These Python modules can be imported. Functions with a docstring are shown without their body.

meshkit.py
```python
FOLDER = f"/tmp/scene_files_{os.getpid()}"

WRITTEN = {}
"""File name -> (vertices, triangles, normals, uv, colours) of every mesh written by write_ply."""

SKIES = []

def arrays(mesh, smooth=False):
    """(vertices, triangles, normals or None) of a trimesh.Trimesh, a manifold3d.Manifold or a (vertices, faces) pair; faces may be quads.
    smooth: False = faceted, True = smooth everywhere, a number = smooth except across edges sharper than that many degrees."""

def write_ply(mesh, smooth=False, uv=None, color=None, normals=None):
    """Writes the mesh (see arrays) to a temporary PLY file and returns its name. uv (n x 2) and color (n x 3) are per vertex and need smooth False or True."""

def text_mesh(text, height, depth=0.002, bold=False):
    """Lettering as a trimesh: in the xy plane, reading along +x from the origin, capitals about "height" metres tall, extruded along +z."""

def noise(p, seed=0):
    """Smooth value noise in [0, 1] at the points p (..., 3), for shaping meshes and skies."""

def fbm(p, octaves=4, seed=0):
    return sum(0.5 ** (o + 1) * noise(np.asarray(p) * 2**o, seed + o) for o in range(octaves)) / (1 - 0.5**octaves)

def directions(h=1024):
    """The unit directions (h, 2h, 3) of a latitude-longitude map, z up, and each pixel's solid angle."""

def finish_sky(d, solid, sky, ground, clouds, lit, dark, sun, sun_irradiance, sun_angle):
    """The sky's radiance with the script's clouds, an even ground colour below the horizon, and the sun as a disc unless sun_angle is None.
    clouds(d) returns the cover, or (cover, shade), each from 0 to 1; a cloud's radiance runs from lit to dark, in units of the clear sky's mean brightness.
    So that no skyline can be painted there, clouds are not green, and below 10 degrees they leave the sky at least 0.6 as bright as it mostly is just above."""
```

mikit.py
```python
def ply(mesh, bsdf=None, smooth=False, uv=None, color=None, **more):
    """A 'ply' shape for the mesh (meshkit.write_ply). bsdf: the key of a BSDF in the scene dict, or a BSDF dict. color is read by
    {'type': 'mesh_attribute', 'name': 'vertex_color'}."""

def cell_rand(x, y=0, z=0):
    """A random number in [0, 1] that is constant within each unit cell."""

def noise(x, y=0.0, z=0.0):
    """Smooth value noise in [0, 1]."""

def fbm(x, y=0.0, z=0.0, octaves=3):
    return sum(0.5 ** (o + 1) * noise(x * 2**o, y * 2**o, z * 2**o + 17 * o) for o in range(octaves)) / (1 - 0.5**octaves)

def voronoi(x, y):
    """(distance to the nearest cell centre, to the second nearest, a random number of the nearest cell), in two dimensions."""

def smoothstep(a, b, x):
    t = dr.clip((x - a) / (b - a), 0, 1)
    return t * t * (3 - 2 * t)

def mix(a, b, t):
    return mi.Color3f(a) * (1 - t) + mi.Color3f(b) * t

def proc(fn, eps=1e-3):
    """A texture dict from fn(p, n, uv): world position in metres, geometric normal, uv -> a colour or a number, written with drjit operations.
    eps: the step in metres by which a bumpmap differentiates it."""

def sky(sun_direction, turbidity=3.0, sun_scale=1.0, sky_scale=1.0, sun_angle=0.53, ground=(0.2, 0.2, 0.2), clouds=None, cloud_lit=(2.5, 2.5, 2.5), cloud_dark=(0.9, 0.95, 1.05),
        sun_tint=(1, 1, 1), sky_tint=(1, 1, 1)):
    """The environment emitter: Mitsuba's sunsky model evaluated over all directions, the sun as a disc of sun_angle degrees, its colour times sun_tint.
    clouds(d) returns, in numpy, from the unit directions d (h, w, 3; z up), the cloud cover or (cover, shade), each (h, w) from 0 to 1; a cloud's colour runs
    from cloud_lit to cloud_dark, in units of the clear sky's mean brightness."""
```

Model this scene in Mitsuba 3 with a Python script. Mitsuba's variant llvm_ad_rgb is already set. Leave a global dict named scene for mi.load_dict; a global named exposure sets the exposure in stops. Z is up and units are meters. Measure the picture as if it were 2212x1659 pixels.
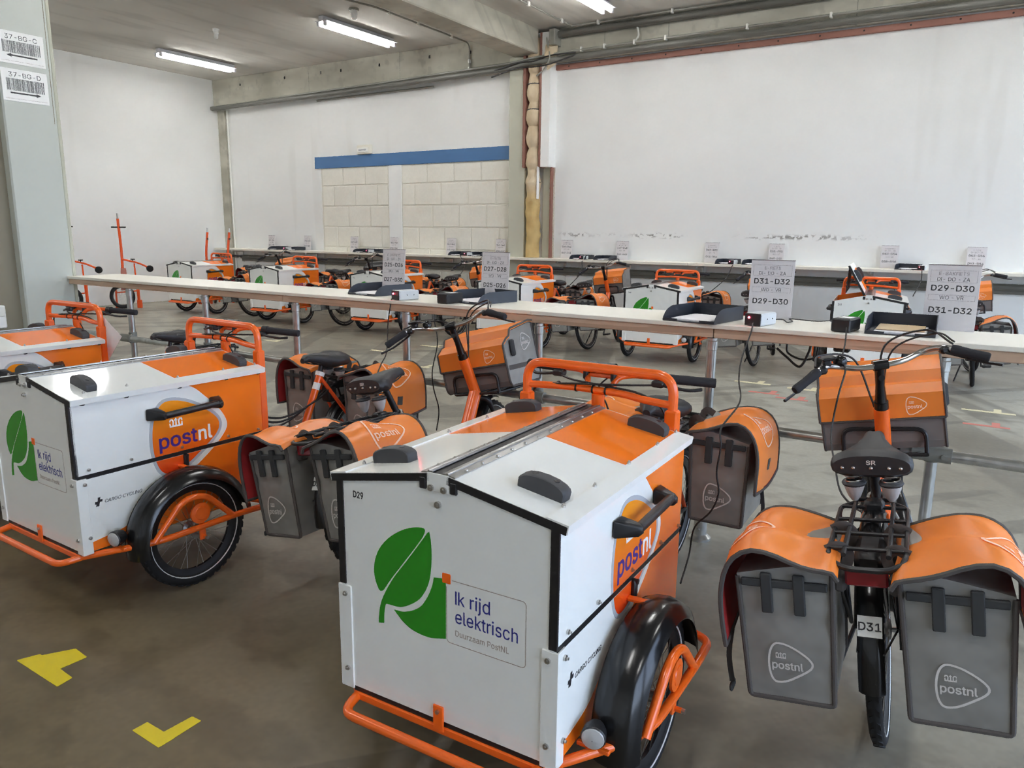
import math, random
import numpy as np, trimesh, mitsuba as mi, mikit, meshkit
import drjit as dr
from shapely.geometry import Polygon, Point, box as sbox, LineString
from shapely.ops import unary_union
from shapely import affinity

random.seed(7); RNG = np.random.default_rng(7)
scene, labels = {}, {}
T4 = mi.ScalarTransform4f
PI = math.pi

# ------------------------------------------------------------------ camera, sky, exposure
CAMH = 1.55
_right = np.array([0.84400, 0.53600, 0.01100]); _down = np.array([0.115, -0.162, -0.980]); _fwd = np.array([-0.523, 0.829, -0.198])
def _cam():
    cz, sz, cx, sx, cy, sy = (f(a) for a in (0.116812546, 0.162510347, 0.57372734) for f in (math.cos, math.sin))
    Rz = np.array([[cz, -sz, 0], [sz, cz, 0], [0, 0, 1]]); Rx = np.array([[1, 0, 0], [0, cx, -sx], [0, sx, cx]]); Ry = np.array([[cy, 0, sy], [0, 1, 0], [-sy, 0, cy]])
    return Ry @ Rx @ Rz @ np.array([[1, 0, 0], [0, 0, -1], [0, 1, 0.]])
_M = _cam()
_tw = np.eye(4); _tw[:3, 0] = -_M[0]; _tw[:3, 1] = -_M[1]; _tw[:3, 2] = _M[2]; _tw[:3, 3] = [0, 0, CAMH]
scene['camera'] = {'type': 'perspective', 'fov': math.degrees(2 * math.atan(1106 / 1623.65)), 'fov_axis': 'x', 'near_clip': 0.05, 'far_clip': 200.0, 'to_world': T4(_tw)}
scene['sky'] = mikit.sky((0.35, -0.5, 0.75), turbidity=6.0, sun_scale=0.0, sky_scale=6.1, clouds=lambda d: np.full(d.shape[:2], 0.75), cloud_lit=(0.98, 1.24, 1.70), cloud_dark=(0.85, 1.02, 1.35))
exposure = 2.1
TUBE = 17.5

# ------------------------------------------------------------------ materials
def lin(c):
    c = np.asarray(c, float) / 255.0
    return [float(x) for x in np.where(c <= 0.04045, c / 12.92, ((c + 0.055) / 1.055) ** 2.4)]
def mat(name, rgb, rough=0.5, metal=0.0, spec=0.5, coat=0.0, sheen=0.0, two=True):
    tex = rgb if isinstance(rgb, dict) else {'type': 'rgb', 'value': lin(rgb)}
    d = {'type': 'principled', 'base_color': tex, 'roughness': float(rough), 'metallic': float(metal), 'specular': float(spec)}
    if coat: d['clearcoat'] = float(coat); d['clearcoat_gloss'] = 0.9
    if sheen: d['sheen'] = float(sheen)
    scene[name] = {'type': 'twosided', 'b': d} if two else d
    return name
L = lambda c: mi.Color3f(*lin(c))
fbm, noise, sstep, mixc = mikit.fbm, mikit.noise, mikit.smoothstep, mikit.mix

def floor_fn(p, n, uv):
    x, y = p.x, p.y
    a = fbm(x * 0.55, y * 0.9, 3.0, 4); b = fbm(x * 4.0 + 9, y * 6.0, 1.0, 3); c = noise(x * 60, y * 60)
    col = mixc(L((124, 119, 105)), L((156, 153, 140)), sstep(0.3, 0.7, a))
    col = mixc(col, L((96, 90, 78)), 0.35 * sstep(0.52, 0.75, b))
    streak = sstep(0.63, 0.70, fbm((x + 0.55 * y) * 2.2, (y - 0.5 * x) * 0.25, 7.0, 3))
    col = mixc(col, L((78, 74, 66)), 0.45 * streak)
    s2 = sstep(0.66, 0.72, fbm((x - 0.9 * y) * 3.0, (y + x) * 0.22, 17.0, 2))
    col = mixc(col, L((70, 66, 60)), 0.35 * s2)
    # the parking strip before the counter is stained darker and browner by tyres than the aisle
    dirt = (1 - sstep(1.4, 3.4, y + 0.9 * (noise(x * 0.8, y * 0.8, 5.0) - 0.5))) * (1.0 - 0.6 * sstep(-1.2, 0.2, x))
    col = mixc(col, col * L((158, 142, 114)), dirt)
    return col * (0.95 + 0.1 * c)
def ceil_fn(p, n, uv):
    a = fbm(p.x * 0.5, p.y * 0.35, 1.0, 4); g = fbm(p.x * 6, p.y * 1.2, 4.0, 3)
    col = mixc(L((170, 168, 161)), L((188, 186, 179)), sstep(0.3, 0.7, a))
    return mixc(col, L((132, 130, 123)), 0.2 * sstep(0.5, 0.8, g))
def conc_fn(p, n, uv):
    a = fbm(p.x * 0.9 + p.y, p.z * 2.5, p.y, 4); b = fbm(p.x * 9, p.z * 9 + p.y * 9, 2.0, 3)
    col = mixc(L((158, 155, 142)), L((186, 183, 170)), sstep(0.3, 0.7, a))
    return mixc(col, L((132, 130, 120)), 0.3 * sstep(0.55, 0.8, b))
def wall_fn(p, n, uv):
    a = fbm(p.x * 0.35, p.z * 0.8, p.y * 0.35, 3)
    col = mixc(L((226, 227, 225)), L((235, 236, 234)), a)
    drip = sstep(0.66, 0.8, fbm(p.x * 3.0 + p.y * 3.0, p.z * 0.35, 5.0, 3))
    col = mixc(col, L((206, 205, 199)), 0.22 * drip)
    # scuffed band where bumpers have rubbed the paint right of the column
    band = dr.exp(-dr.square((p.z - 1.50 - 0.03 * noise(p.x * 7, 0.0)) / 0.028))
    marks = sstep(0.50, 0.62, fbm(p.x * 26.0, p.z * 34, 3.0, 3)) * sstep(0.25, 0.6, fbm(p.x * 1.3, 4.0, 1.0, 2))
    on = sstep(-6.5, -5.9, p.x) * (1 - sstep(-2.3, -1.2, p.x)) * sstep(10.0, 11.0, p.y)
    return mixc(col, L((95, 90, 84)), 0.75 * dr.clip(band * marks * 1.3, 0, 1) * on)
def block_fn(p, n, uv):
    a = fbm(p.x * 2.5, p.z * 2.5, p.y, 3); b = noise(p.x * 40, p.z * 40)
    return mixc(L((222, 219, 207)), L((234, 232, 222)), a) * (0.97 + 0.05 * b)
def wood_fn(p, n, uv):
    g = fbm(p.x * 1.5, p.z * 40 + p.y * 20, 2.0, 3)
    col = mixc(L((176, 146, 122)), L((206, 180, 156)), g)
    return mixc(col, L((140, 108, 84)), 0.4 * sstep(0.6, 0.75, noise(p.x * 3, p.z * 60)))
def galv_fn(p, n, uv):
    a = noise(p.x * 45, p.y * 45, p.z * 28)
    return mixc(L((172, 172, 168)), L((208, 209, 206)), a)
def insul_fn(p, n, uv):
    a = fbm(p.x * 9, p.z * 7, p.y * 9, 3)
    low = 0.8 * (1 - sstep(2.0, 2.4, p.z))
    return mixc(mixc(L((176, 154, 122)), L((220, 204, 176)), a), mixc(L((178, 146, 84)), L((206, 178, 112)), a), low)
def strap_fn(p, n, uv):
    a = fbm(p.x * 25, p.y * 25, p.z * 25, 2)
    return mixc(L((122, 121, 117)), L((138, 137, 133)), a)
P = mikit.proc
mat('m_floor', P(floor_fn), 0.42, spec=0.45)
mat('m_ceiling', P(ceil_fn), 0.9, spec=0.2)
mat('m_concrete', P(conc_fn), 0.85, spec=0.25)
mat('m_wall', P(wall_fn), 0.75, spec=0.3)
mat('m_block', P(block_fn), 0.8, spec=0.3)
mat('m_mortar', (214, 211, 199), 0.9, spec=0.2)
mat('m_pillar', (188, 192, 184), 0.5)
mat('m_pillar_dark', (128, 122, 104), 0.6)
mat('m_column', (186, 186, 170), 0.75)
mat('m_wood', P(wood_fn), 0.6, spec=0.3)
mat('m_top', (232, 228, 214), 0.32, spec=0.5)
mat('m_top_edge', (205, 198, 180), 0.5)
mat('m_galv', P(galv_fn), 0.24, metal=0.8)
mat('m_pipe', (96, 96, 90), 0.55, metal=0.2)
mat('m_greypipe', (128, 128, 120), 0.5)
mat('m_white_clip', (228, 228, 222), 0.5)
mat('m_blue', (62, 104, 150), 0.55)
mat('m_redwood', (128, 88, 76), 0.75)
mat('m_insul', P(insul_fn), 0.85)
mat('m_orange', (240, 102, 24), 0.22, spec=0.6, coat=0.6)
mat('m_orange_panel', (240, 120, 30), 0.10, spec=0.6, coat=0.5)
mat('m_orange_cloth', (238, 132, 50), 0.38, spec=0.5)
mat('m_orange_dark', (226, 84, 28), 0.4)
mat('m_white_panel', (232, 232, 226), 0.10, spec=0.55, coat=0.4)
mat('m_white', (240, 240, 236), 0.35)
mat('m_black', (20, 20, 22), 0.42)
mat('m_black_gloss', (12, 12, 13), 0.18, spec=0.4, coat=0.35)
mat('m_rubber', (24, 24, 25), 0.7, spec=0.3)
mat('m_grip', (40, 40, 43), 0.75, spec=0.25)
mat('m_bumper', (46, 47, 50), 0.55)
mat('m_saddle', (30, 31, 34), 0.5)
mat('m_chrome', (205, 203, 200), 0.12, metal=1.0)
mat('m_alu', (170, 170, 168), 0.28, metal=0.9)
mat('m_steel', (190, 188, 184), 0.3, metal=1.0)
mat('m_reflect', (200, 200, 198), 0.4)
mat('m_bag_grey', P(strap_fn), 0.36, spec=0.5)
mat('m_bag_front', (112, 106, 103), 0.5)
mat('m_bag_trim', (72, 68, 66), 0.7)
mat('m_bag_red', (150, 34, 36), 0.7)
mat('m_strap', (44, 46, 47), 0.75)
mat('m_print_pale', (196, 192, 188), 0.5)
mat('m_print_peach', (255, 212, 182), 0.5)
mat('m_green', (38, 132, 30), 0.25, coat=0.3)
mat('m_navy', (44, 48, 120), 0.3)
mat('m_purple', (62, 36, 118), 0.3)
mat('m_greytext', (158, 146, 142), 0.4)
mat('m_taupe', (160, 148, 138), 0.4)
mat('m_outline_grey', (176, 178, 182), 0.3)
mat('m_red_lens', (120, 8, 22), 0.15, coat=0.6)
mat('m_lens', (172, 170, 168), 0.08, spec=0.8, coat=0.8)
mat('m_paper', (232, 230, 232), 0.6)
mat('m_sign', (214, 210, 211), 0.35)
mat('m_ink', (34, 33, 36), 0.5)
mat('m_ink_grey', (122, 116, 118), 0.5)
mat('m_tray', (30, 35, 44), 0.42)
mat('m_kraft', (190, 168, 134), 0.7)
mat('m_charger_grey', (200, 203, 204), 0.4)
mat('m_charger_black', (24, 25, 28), 0.4)
mat('m_cable', (20, 19, 19), 0.5)
mat('m_yellow', (222, 198, 30), 0.5)
mat('m_faded_cream', (206, 198, 164), 0.7)
mat('m_faded_red', (188, 120, 108), 0.7)
mat('m_lamp_body', (214, 214, 218), 0.4)
mat('m_door', (150, 152, 150), 0.6)
mat('m_emblem', {'type': 'mesh_attribute', 'name': 'vertex_color'}, 0.2, coat=0.4)
mat('m_asphalt', (120, 118, 114), 0.9)
scene['m_acrylic'] = {'type': 'thindielectric', 'int_ior': 1.49}

# ------------------------------------------------------------------ mesh helpers
A3 = lambda v: np.asarray(v, float)
def cat(*ms):
    ms = [m for m in ms if m is not None]
    return trimesh.util.concatenate(ms) if len(ms) > 1 else ms[0]
def hull(pts): return trimesh.convex.convex_hull(np.asarray(pts, float))
def rbox(c, s, b=0.004):
    c, h = A3(c), A3(s) / 2; b = min(b, 0.45 * float(min(s)))
    if b <= 0: return trimesh.creation.box(extents=s, transform=trimesh.transformations.translation_matrix(c))
    pts = []
    for sx in (-1, 1):
        for sy in (-1, 1):
            for sz in (-1, 1):
                for k in range(3):
                    q = h - b; q[k] = h[k]; pts.append(c + q * [sx, sy, sz])
    return hull(pts)
def fillet(pts, rad, n=5, closed=False):
    pts = [A3(p) for p in pts]; out = []; N = len(pts)
    for i, p in enumerate(pts):
        if not closed and i in (0, N - 1): out.append(p); continue
        a, b = pts[(i - 1) % N], pts[(i + 1) % N]
        da, db = a - p, b - p; la, lb = np.linalg.norm(da), np.linalg.norm(db)
        r = rad[i] if isinstance(rad, (list, tuple)) else rad
        t = min(r, 0.48 * la, 0.48 * lb)
        s, e = p + da / la * t, p + db / lb * t
        for k in range(n + 1):
            w = k / n; out.append((1 - w) ** 2 * s + 2 * w * (1 - w) * p + w * w * e)
    return np.array(out)
def spline(pts, n=8):
    pts = A3(pts); P_ = np.vstack([2 * pts[0] - pts[1], pts, 2 * pts[-1] - pts[-2]]); out = []
    for i in range(1, len(P_) - 2):
        p0, p1, p2, p3 = P_[i - 1:i + 3]
        for k in range(n):
            t = k / n
            out.append(0.5 * (2 * p1 + (p2 - p0) * t + (2 * p0 - 5 * p1 + 4 * p2 - p3) * t * t + (3 * p1 - p0 - 3 * p2 + p3) * t ** 3))
    out.append(pts[-1]); return np.array(out)
def tube(path, r, seg=10, closed=False, caps=True, flat=None):
    p = A3(path); keep = [0] + [i for i in range(1, len(p)) if np.linalg.norm(p[i] - p[i - 1]) > 1e-6]; p = p[keep]; n = len(p)
    r = np.full(n, r, float) if np.isscalar(r) else np.interp(np.linspace(0, 1, n), np.linspace(0, 1, len(r)), r)
    if closed: t = np.roll(p, -1, 0) - np.roll(p, 1, 0)
    else: t = np.gradient(p, axis=0)
    t /= np.linalg.norm(t, axis=1, keepdims=True)
    up = A3([0, 0, 1]) if abs(t[0][2]) < 0.9 else A3([1, 0, 0])
    x = np.cross(t[0], up); x /= np.linalg.norm(x); V = []
    a = np.arange(seg) * 2 * PI / seg + PI / seg; fx, fy = flat or (1, 1)
    for i in range(n):
        x = x - t[i] * np.dot(x, t[i]); x /= np.linalg.norm(x); y = np.cross(t[i], x)
        V.append(p[i] + r[i] * (fx * np.cos(a)[:, None] * x + fy * np.sin(a)[:, None] * y))
    V = np.vstack(V); F = []; m = n if closed else n - 1; i0 = np.arange(seg); i1 = (i0 + 1) % seg
    for i in range(m):
        A, B = i * seg, ((i + 1) % n) * seg
        F.append(np.stack([A + i0, A + i1, B + i1], 1)); F.append(np.stack([A + i0, B + i1, B + i0], 1))
    F = np.vstack(F)
    if caps and not closed:
        V = np.vstack([V, p[0], p[-1]]); k = len(V) - 2; E = (n - 1) * seg
        F = np.vstack([F, np.stack([i1, i0, i0 * 0 + k], 1), np.stack([E + i0, E + i1, i0 * 0 + k + 1], 1)])
    return trimesh.Trimesh(V, F, process=False)
def lathe(prof, axis_o, axis_d, seg=24, close=False):
    """prof: (r, h) along the axis."""
    d = A3(axis_d) / np.linalg.norm(axis_d); up = A3([0, 0, 1]) if abs(d[2]) < 0.9 else A3([1, 0, 0])
    x = np.cross(up, d); x /= np.linalg.norm(x); y = np.cross(d, x); a = np.arange(seg) * 2 * PI / seg
    V = []; 
    for r, h in prof: V.append(A3(axis_o) + d * h + r * (np.cos(a)[:, None] * x + np.sin(a)[:, None] * y))
    n = len(prof); V = np.vstack(V); i0 = np.arange(seg); i1 = (i0 + 1) % seg; F = []
    for i in range(n if close else n - 1):
        A, B = i * seg, ((i + 1) % n) * seg
        F += [np.stack([A + i0, A + i1, B + i1], 1), np.stack([A + i0, B + i1, B + i0], 1)]
    m = trimesh.Trimesh(V, np.vstack(F), process=False)
    return m
def cyl(a, b, r, seg=14): return tube([a, b], r, seg)
def ball(c, r, sub=2, sc=(1, 1, 1)):
    m = trimesh.creation.icosphere(subdivisions=sub, radius=1.0); m.vertices = m.vertices * r * A3(sc) + A3(c); return m
def poly_list(g): return [q for q in getattr(g, 'geoms', [g]) if q.geom_type == 'Polygon' and q.area > 1e-9]
def flat_mesh(g, depth): return cat(*[trimesh.creation.extrude_polygon(q, depth, engine='earcut') for q in poly_list(g)])
def onto(m, o, X, Y):
    X, Y = A3(X), A3(Y); X = X / np.linalg.norm(X); Y = Y - X * np.dot(X, Y); Y /= np.linalg.norm(Y); Z = np.cross(X, Y)
    m = m.copy(); v = m.vertices; m.vertices = A3(o) + v[:, :1] * X + v[:, 1:2] * Y + v[:, 2:3] * Z; return m
def prism(poly, o, X, Y, depth): return onto(flat_mesh(poly, depth), o, X, Y)
def chaikin(pts, k=3):
    p = A3(pts)
    for _ in range(k):
        q = np.roll(p, -1, 0); p = np.stack([0.75 * p + 0.25 * q, 0.25 * p + 0.75 * q], 1).reshape(-1, p.shape[1])
    return p
_txt = {}
def _text(s, bold):
    """lettering one metre tall; the capital I is a plain stroke"""
    if 'I' not in s: return meshkit.text_mesh(s, 1.0, 1.0, bold)
    out, x, w = [], 0.0, .19 if bold else .135
    for n, part in enumerate(s.split('I')):
        if n:
            out.append(trimesh.creation.box(bounds=[[x, 0, 0], [x + w, 1.0, 1.0]])); x += w + .14
        lead, core, trail = len(part) - len(part.lstrip()), part.strip(), len(part) - len(part.rstrip())
        if core:
            m = meshkit.text_mesh(core, 1.0, 1.0, bold); m.apply_translation([x + .3 * lead - m.vertices[:, 0].min(), 0, 0]); out.append(m)
            x = m.vertices[:, 0].max() + .14 + .3 * trail
    return cat(*out)
def text(s, h, bold=False, depth=0.0006, sx=1.0, shear=0.0, center=False):
    k = (s, bold)
    if k not in _txt: _txt[k] = _text(s, bold)
    m = _txt[k].copy(); v = m.vertices.copy()
    v[:, 0] = (v[:, 0] * sx + v[:, 1] * shear); v *= [h, h, depth]
    if center: v[:, 0] -= (v[:, 0].min() + v[:, 0].max()) / 2
    m.vertices = v; return m
def text_fit(s, w, h, bold=False, depth=0.0006, shear=0.0):
    m = text(s, h, bold, depth); x0, x1 = m.vertices[:, 0].min(), m.vertices[:, 0].max(); v = m.vertices.copy()
    v[:, 0] = (v[:, 0] - x0) * w / (x1 - x0) + shear * v[:, 1]; m.vertices = v; return m
def helix(c, r, h, turns, wr, seg=6):
    t = np.linspace(0, 1, int(turns * 14)); c = A3(c)
    return tube(np.stack([c[0] + r * np.cos(2 * PI * turns * t), c[1] + r * np.sin(2 * PI * turns * t), c[2] + h * t], 1), wr, seg)
def rotm(m, ang, axis, pt):
    m = m.copy(); m.apply_transform(trimesh.transformations.rotation_matrix(ang, axis, pt)); return m
def wrap(m2, f, step=0.02, off=0.0015):
    """Lays a flat outline (x, y) onto the surface f(x, y) -> points, as a thin print."""
    v, fc = trimesh.remesh.subdivide_to_size(m2.vertices, m2.faces, step, max_iter=12)
    s = v[:, :2]; e = 1e-3; p = f(s); du = f(s + [e, 0]) - p; dv = f(s + [0, e]) - p
    n = np.cross(du, dv); n /= np.linalg.norm(n, axis=1, keepdims=True) + 1e-12
    return trimesh.Trimesh(p + n * (off + v[:, 2:3]), fc, process=False)

# ------------------------------------------------------------------ models and placing
class Model:
    def __init__(s): s.parts = []; s.names = {}
    def key(s, name):
        k = s.names.get(name, -1) + 1; s.names[name] = k
        return name if k == 0 else f'{name}_{k:03d}'
    def add(s, name, mesh, m, smooth=35, lod=0, label=None, kind=None, parent=None, color=None):
        full = f'{parent}__{name}' if parent else name
        k = s.key(full)
        d = mikit.ply(mesh, m, smooth, color=color) if not isinstance(mesh, dict) else mesh
        s.parts.append((k, d, lod, label, kind)); return k
    def copy(s):
        q = Model(); q.parts = list(s.parts); q.names = dict(s.names); return q
_used = {}
def numbered(name):
    k = _used.get(name, -1) + 1; _used[name] = k
    return name if k == 0 else f'{name}_{k:03d}'
def put(model, name, tw, label, category, group=None, lod=9, kind=None, tweak=None, skip=()):
    root = numbered(name)
    labels[root] = {'label': label, 'category': category}
    if group: labels[root]['group'] = group
    if kind: labels[root]['kind'] = kind
    for k, d, l, lab, kd in model.parts:
        if l > lod or k in skip: continue
        t = tw @ tweak[1] if tweak and k.split('__')[0] == tweak[0] else tw
        scene[f'{root}__{k}'] = {**d, 'to_world': T4(t)}
        if lab or kd: labels[f'{root}__{k}'] = {**({'label': lab} if lab else {}), **({'kind': kd} if kd else {})}
    return root
def single(name, mesh, m, label, category, group=None, smooth=35, kind=None, **more):
    root = numbered(name); scene[root] = mikit.ply(mesh, m, smooth, **more)
    labels[root] = {'label': label}
    if category: labels[root]['category'] = category
    if group: labels[root]['group'] = group
    if kind: labels[root]['kind'] = kind
    return root
def struct(name, mesh, m, label=None, smooth=False):
    scene[name] = mikit.ply(mesh, m, smooth); labels[name] = {'kind': 'structure', 'label': label or name.replace('_', ' ')}
    return name
def child(parent, name, mesh, m, smooth=30, label=None, kind=None):
    base = f'{parent}__{name}'; k = _used.get(base, -1) + 1; _used[base] = k
    key = base if k == 0 else f'{base}_{k:03d}'
    scene[key] = mikit.ply(mesh, m, smooth) if not isinstance(mesh, dict) else mesh
    if label or kind: labels[key] = {**({'label': label} if label else {}), **({'kind': kind} if kind else {})}
    return key
def pose(x, y, yaw, lean=0.0, z=0.0):
    m = trimesh.transformations.translation_matrix([x, y, z]) @ trimesh.transformations.rotation_matrix(yaw, [0, 0, 1])
    return m @ trimesh.transformations.rotation_matrix(lean, [1, 0, 0])
trans = trimesh.transformations.translation_matrix
_ri = lambda px, py: _M.T @ A3([(px - 1106) / 1623.65, (py - 829.5) / 1623.65, 1])

# ------------------------------------------------------------------ the room
XL, XR, YB, YF, ZC = -15.15, 5.2, 11.5, -5.0, 4.78
def slab(x0, x1, y0, y1, z0, z1, b=0.0): return rbox([(x0 + x1) / 2, (y0 + y1) / 2, (z0 + z1) / 2], [x1 - x0, y1 - y0, z1 - z0], b)
struct('floor', slab(XL - .2, XR + 14, YF - .2, YB + .4, -0.2, 0), 'm_floor', 'worn grey concrete warehouse floor')
struct('ceiling', slab(XL - .2, XR + .2, YF - .2, YB + .4, ZC, ZC + .25), 'm_ceiling', 'bare grey concrete ceiling')
# the back wall, with a shallow opening closed by blocks
BX0, BX1, BZ1 = -12.0, -7.25, 2.79
struct('wall_back', cat(slab(XL - .2, BX0, YB, YB + .3, 0, ZC), slab(BX0, BX1, YB, YB + .3, BZ1, ZC), slab(BX1, XR + .2, YB, YB + .3, 0, ZC), slab(BX0, BX1, YB + .10, YB + .3, 0, BZ1)), 'm_wall', 'white plastered back wall')
child('wall_back', 'mortar_bed', slab(BX0, BX1, YB + .009, YB + .11, 0, BZ1), 'm_mortar', False)
rb = random.Random(3)
rows = [2.79, 2.44, 2.03, 1.62, 1.21, 0.80, 0.40, 0.0]
_blk = {}
for r in range(len(rows) - 1):
    z1, z0 = rows[r], rows[r + 1]
    for (xa, xb, w) in ((BX0 + .03, -10.16, 0.60), (-9.82, BX1 - .02, 0.62)):
        off = (0.0, 0.32, 0.12, 0.40, 0.05, 0.3, 0.2)[r]
        edges = [xa] + [xa + off + w * k for k in range(0 if off > .15 else 1, 9) if xa + off + w * k < xb - .12] + [xb]
        for a, b in zip(edges[:-1], edges[1:]):
            g = rb.uniform(.006, .013); d = rb.uniform(-.004, .004)
            child('wall_back', 'block', rbox([(a + b) / 2, YB + .055 + d, (z0 + z1) / 2], [b - a - 2 * g, .11, z1 - z0 - 2 * g], .008), 'm_block', False)
child('wall_back', 'pier', slab(-10.15, -9.83, YB - .012, YB + .1, 0, BZ1, .004), 'm_wall', False)
struct('trim_1', slab(-12.15, -7.25, YB - .022, YB - .001, 2.79, 3.02, .004), 'm_blue', 'blue painted strip above the block infill')
scene['wall_back__seam'] = mikit.ply(cat(*[slab(x - .003, x + .003, YB - .002, YB + .01, 0, 1.1) for x in (-14.2, -13.3, -6.2, -5.0, -3.8, -2.6, -1.4, -.2, 1.0)]), 'm_greypipe', False)
struct('wall_left', slab(XL - .3, XL, YF - .2, YB + .3, 0, ZC), 'm_wall', 'white left wall')
struct('wall_front', slab(XL - .2, XR + .2, YF - .3, YF, 0, ZC), 'm_wall', 'white wall behind the viewer')
# right wall: piers and lintel round tall open loading doors; daylight comes in here
struct('wall_right', cat(slab(XR, XR + .3, YF, -2.5, 0, ZC), slab(XR, XR + .3, 10.6, YB, 0, ZC), slab(XR, XR + .3, -2.5, 10.6, 4.2, ZC), slab(XR, XR + .3, 1.3, 1.9, 0, 4.2), slab(XR, XR + .3, 6.0, 6.6, 0, 4.2)), 'm_concrete', 'right wall with open loading doors')
# lintel beams
struct('wall_back_lintel', cat(slab(XL, -6.95, YB - .14, YB + .02, 4.22, ZC, .01)), 'm_concrete', 'concrete lintel beam left of the column')
struct('trim_2', slab(-6.45, XR, YB - .10, YB + .02, 4.27, ZC, .01), 'm_concrete', 'concrete lintel beam right of the column')
struct('trim_3', slab(-6.45, XR, YB - .05, YB + .01, 4.16, 4.24, .004), 'm_redwood', 'red-brown timber strip under the lintel')
child('trim_3', 'screw', cat(*[ball([x, YB - .05, 4.2], .012, 1) for x in np.arange(-6.2, 3, .55)]), 'm_black')
for x in (-14.2, -12.8, -11.75, -11.2, -10.2, -9.0, -8.1): child('wall_back_lintel', 'anchor_hole', rbox([x, YB - .142, 4.62 - .02 * (x % 1)], [.035, .012, .05], .004), 'm_black')
for x in (-12.1, -9.7): child('wall_back_lintel', 'joint', slab(x - .004, x + .004, YB - .1415, YB - .1, 4.22, ZC), 'm_greypipe', False)
for x in (-5.55, -4.5, -1.9, -.6): child('trim_2', 'joint', slab(x - .005, x + .005, YB - .1015, YB - .06, 4.27, ZC), 'm_greypipe', False)
# ceiling beam running towards the column
struct('beam', slab(-7.15, -6.68, YF, YB - .22, 4.40, ZC + .02, .015), 'm_concrete', 'concrete ceiling beam meeting the column')
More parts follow.
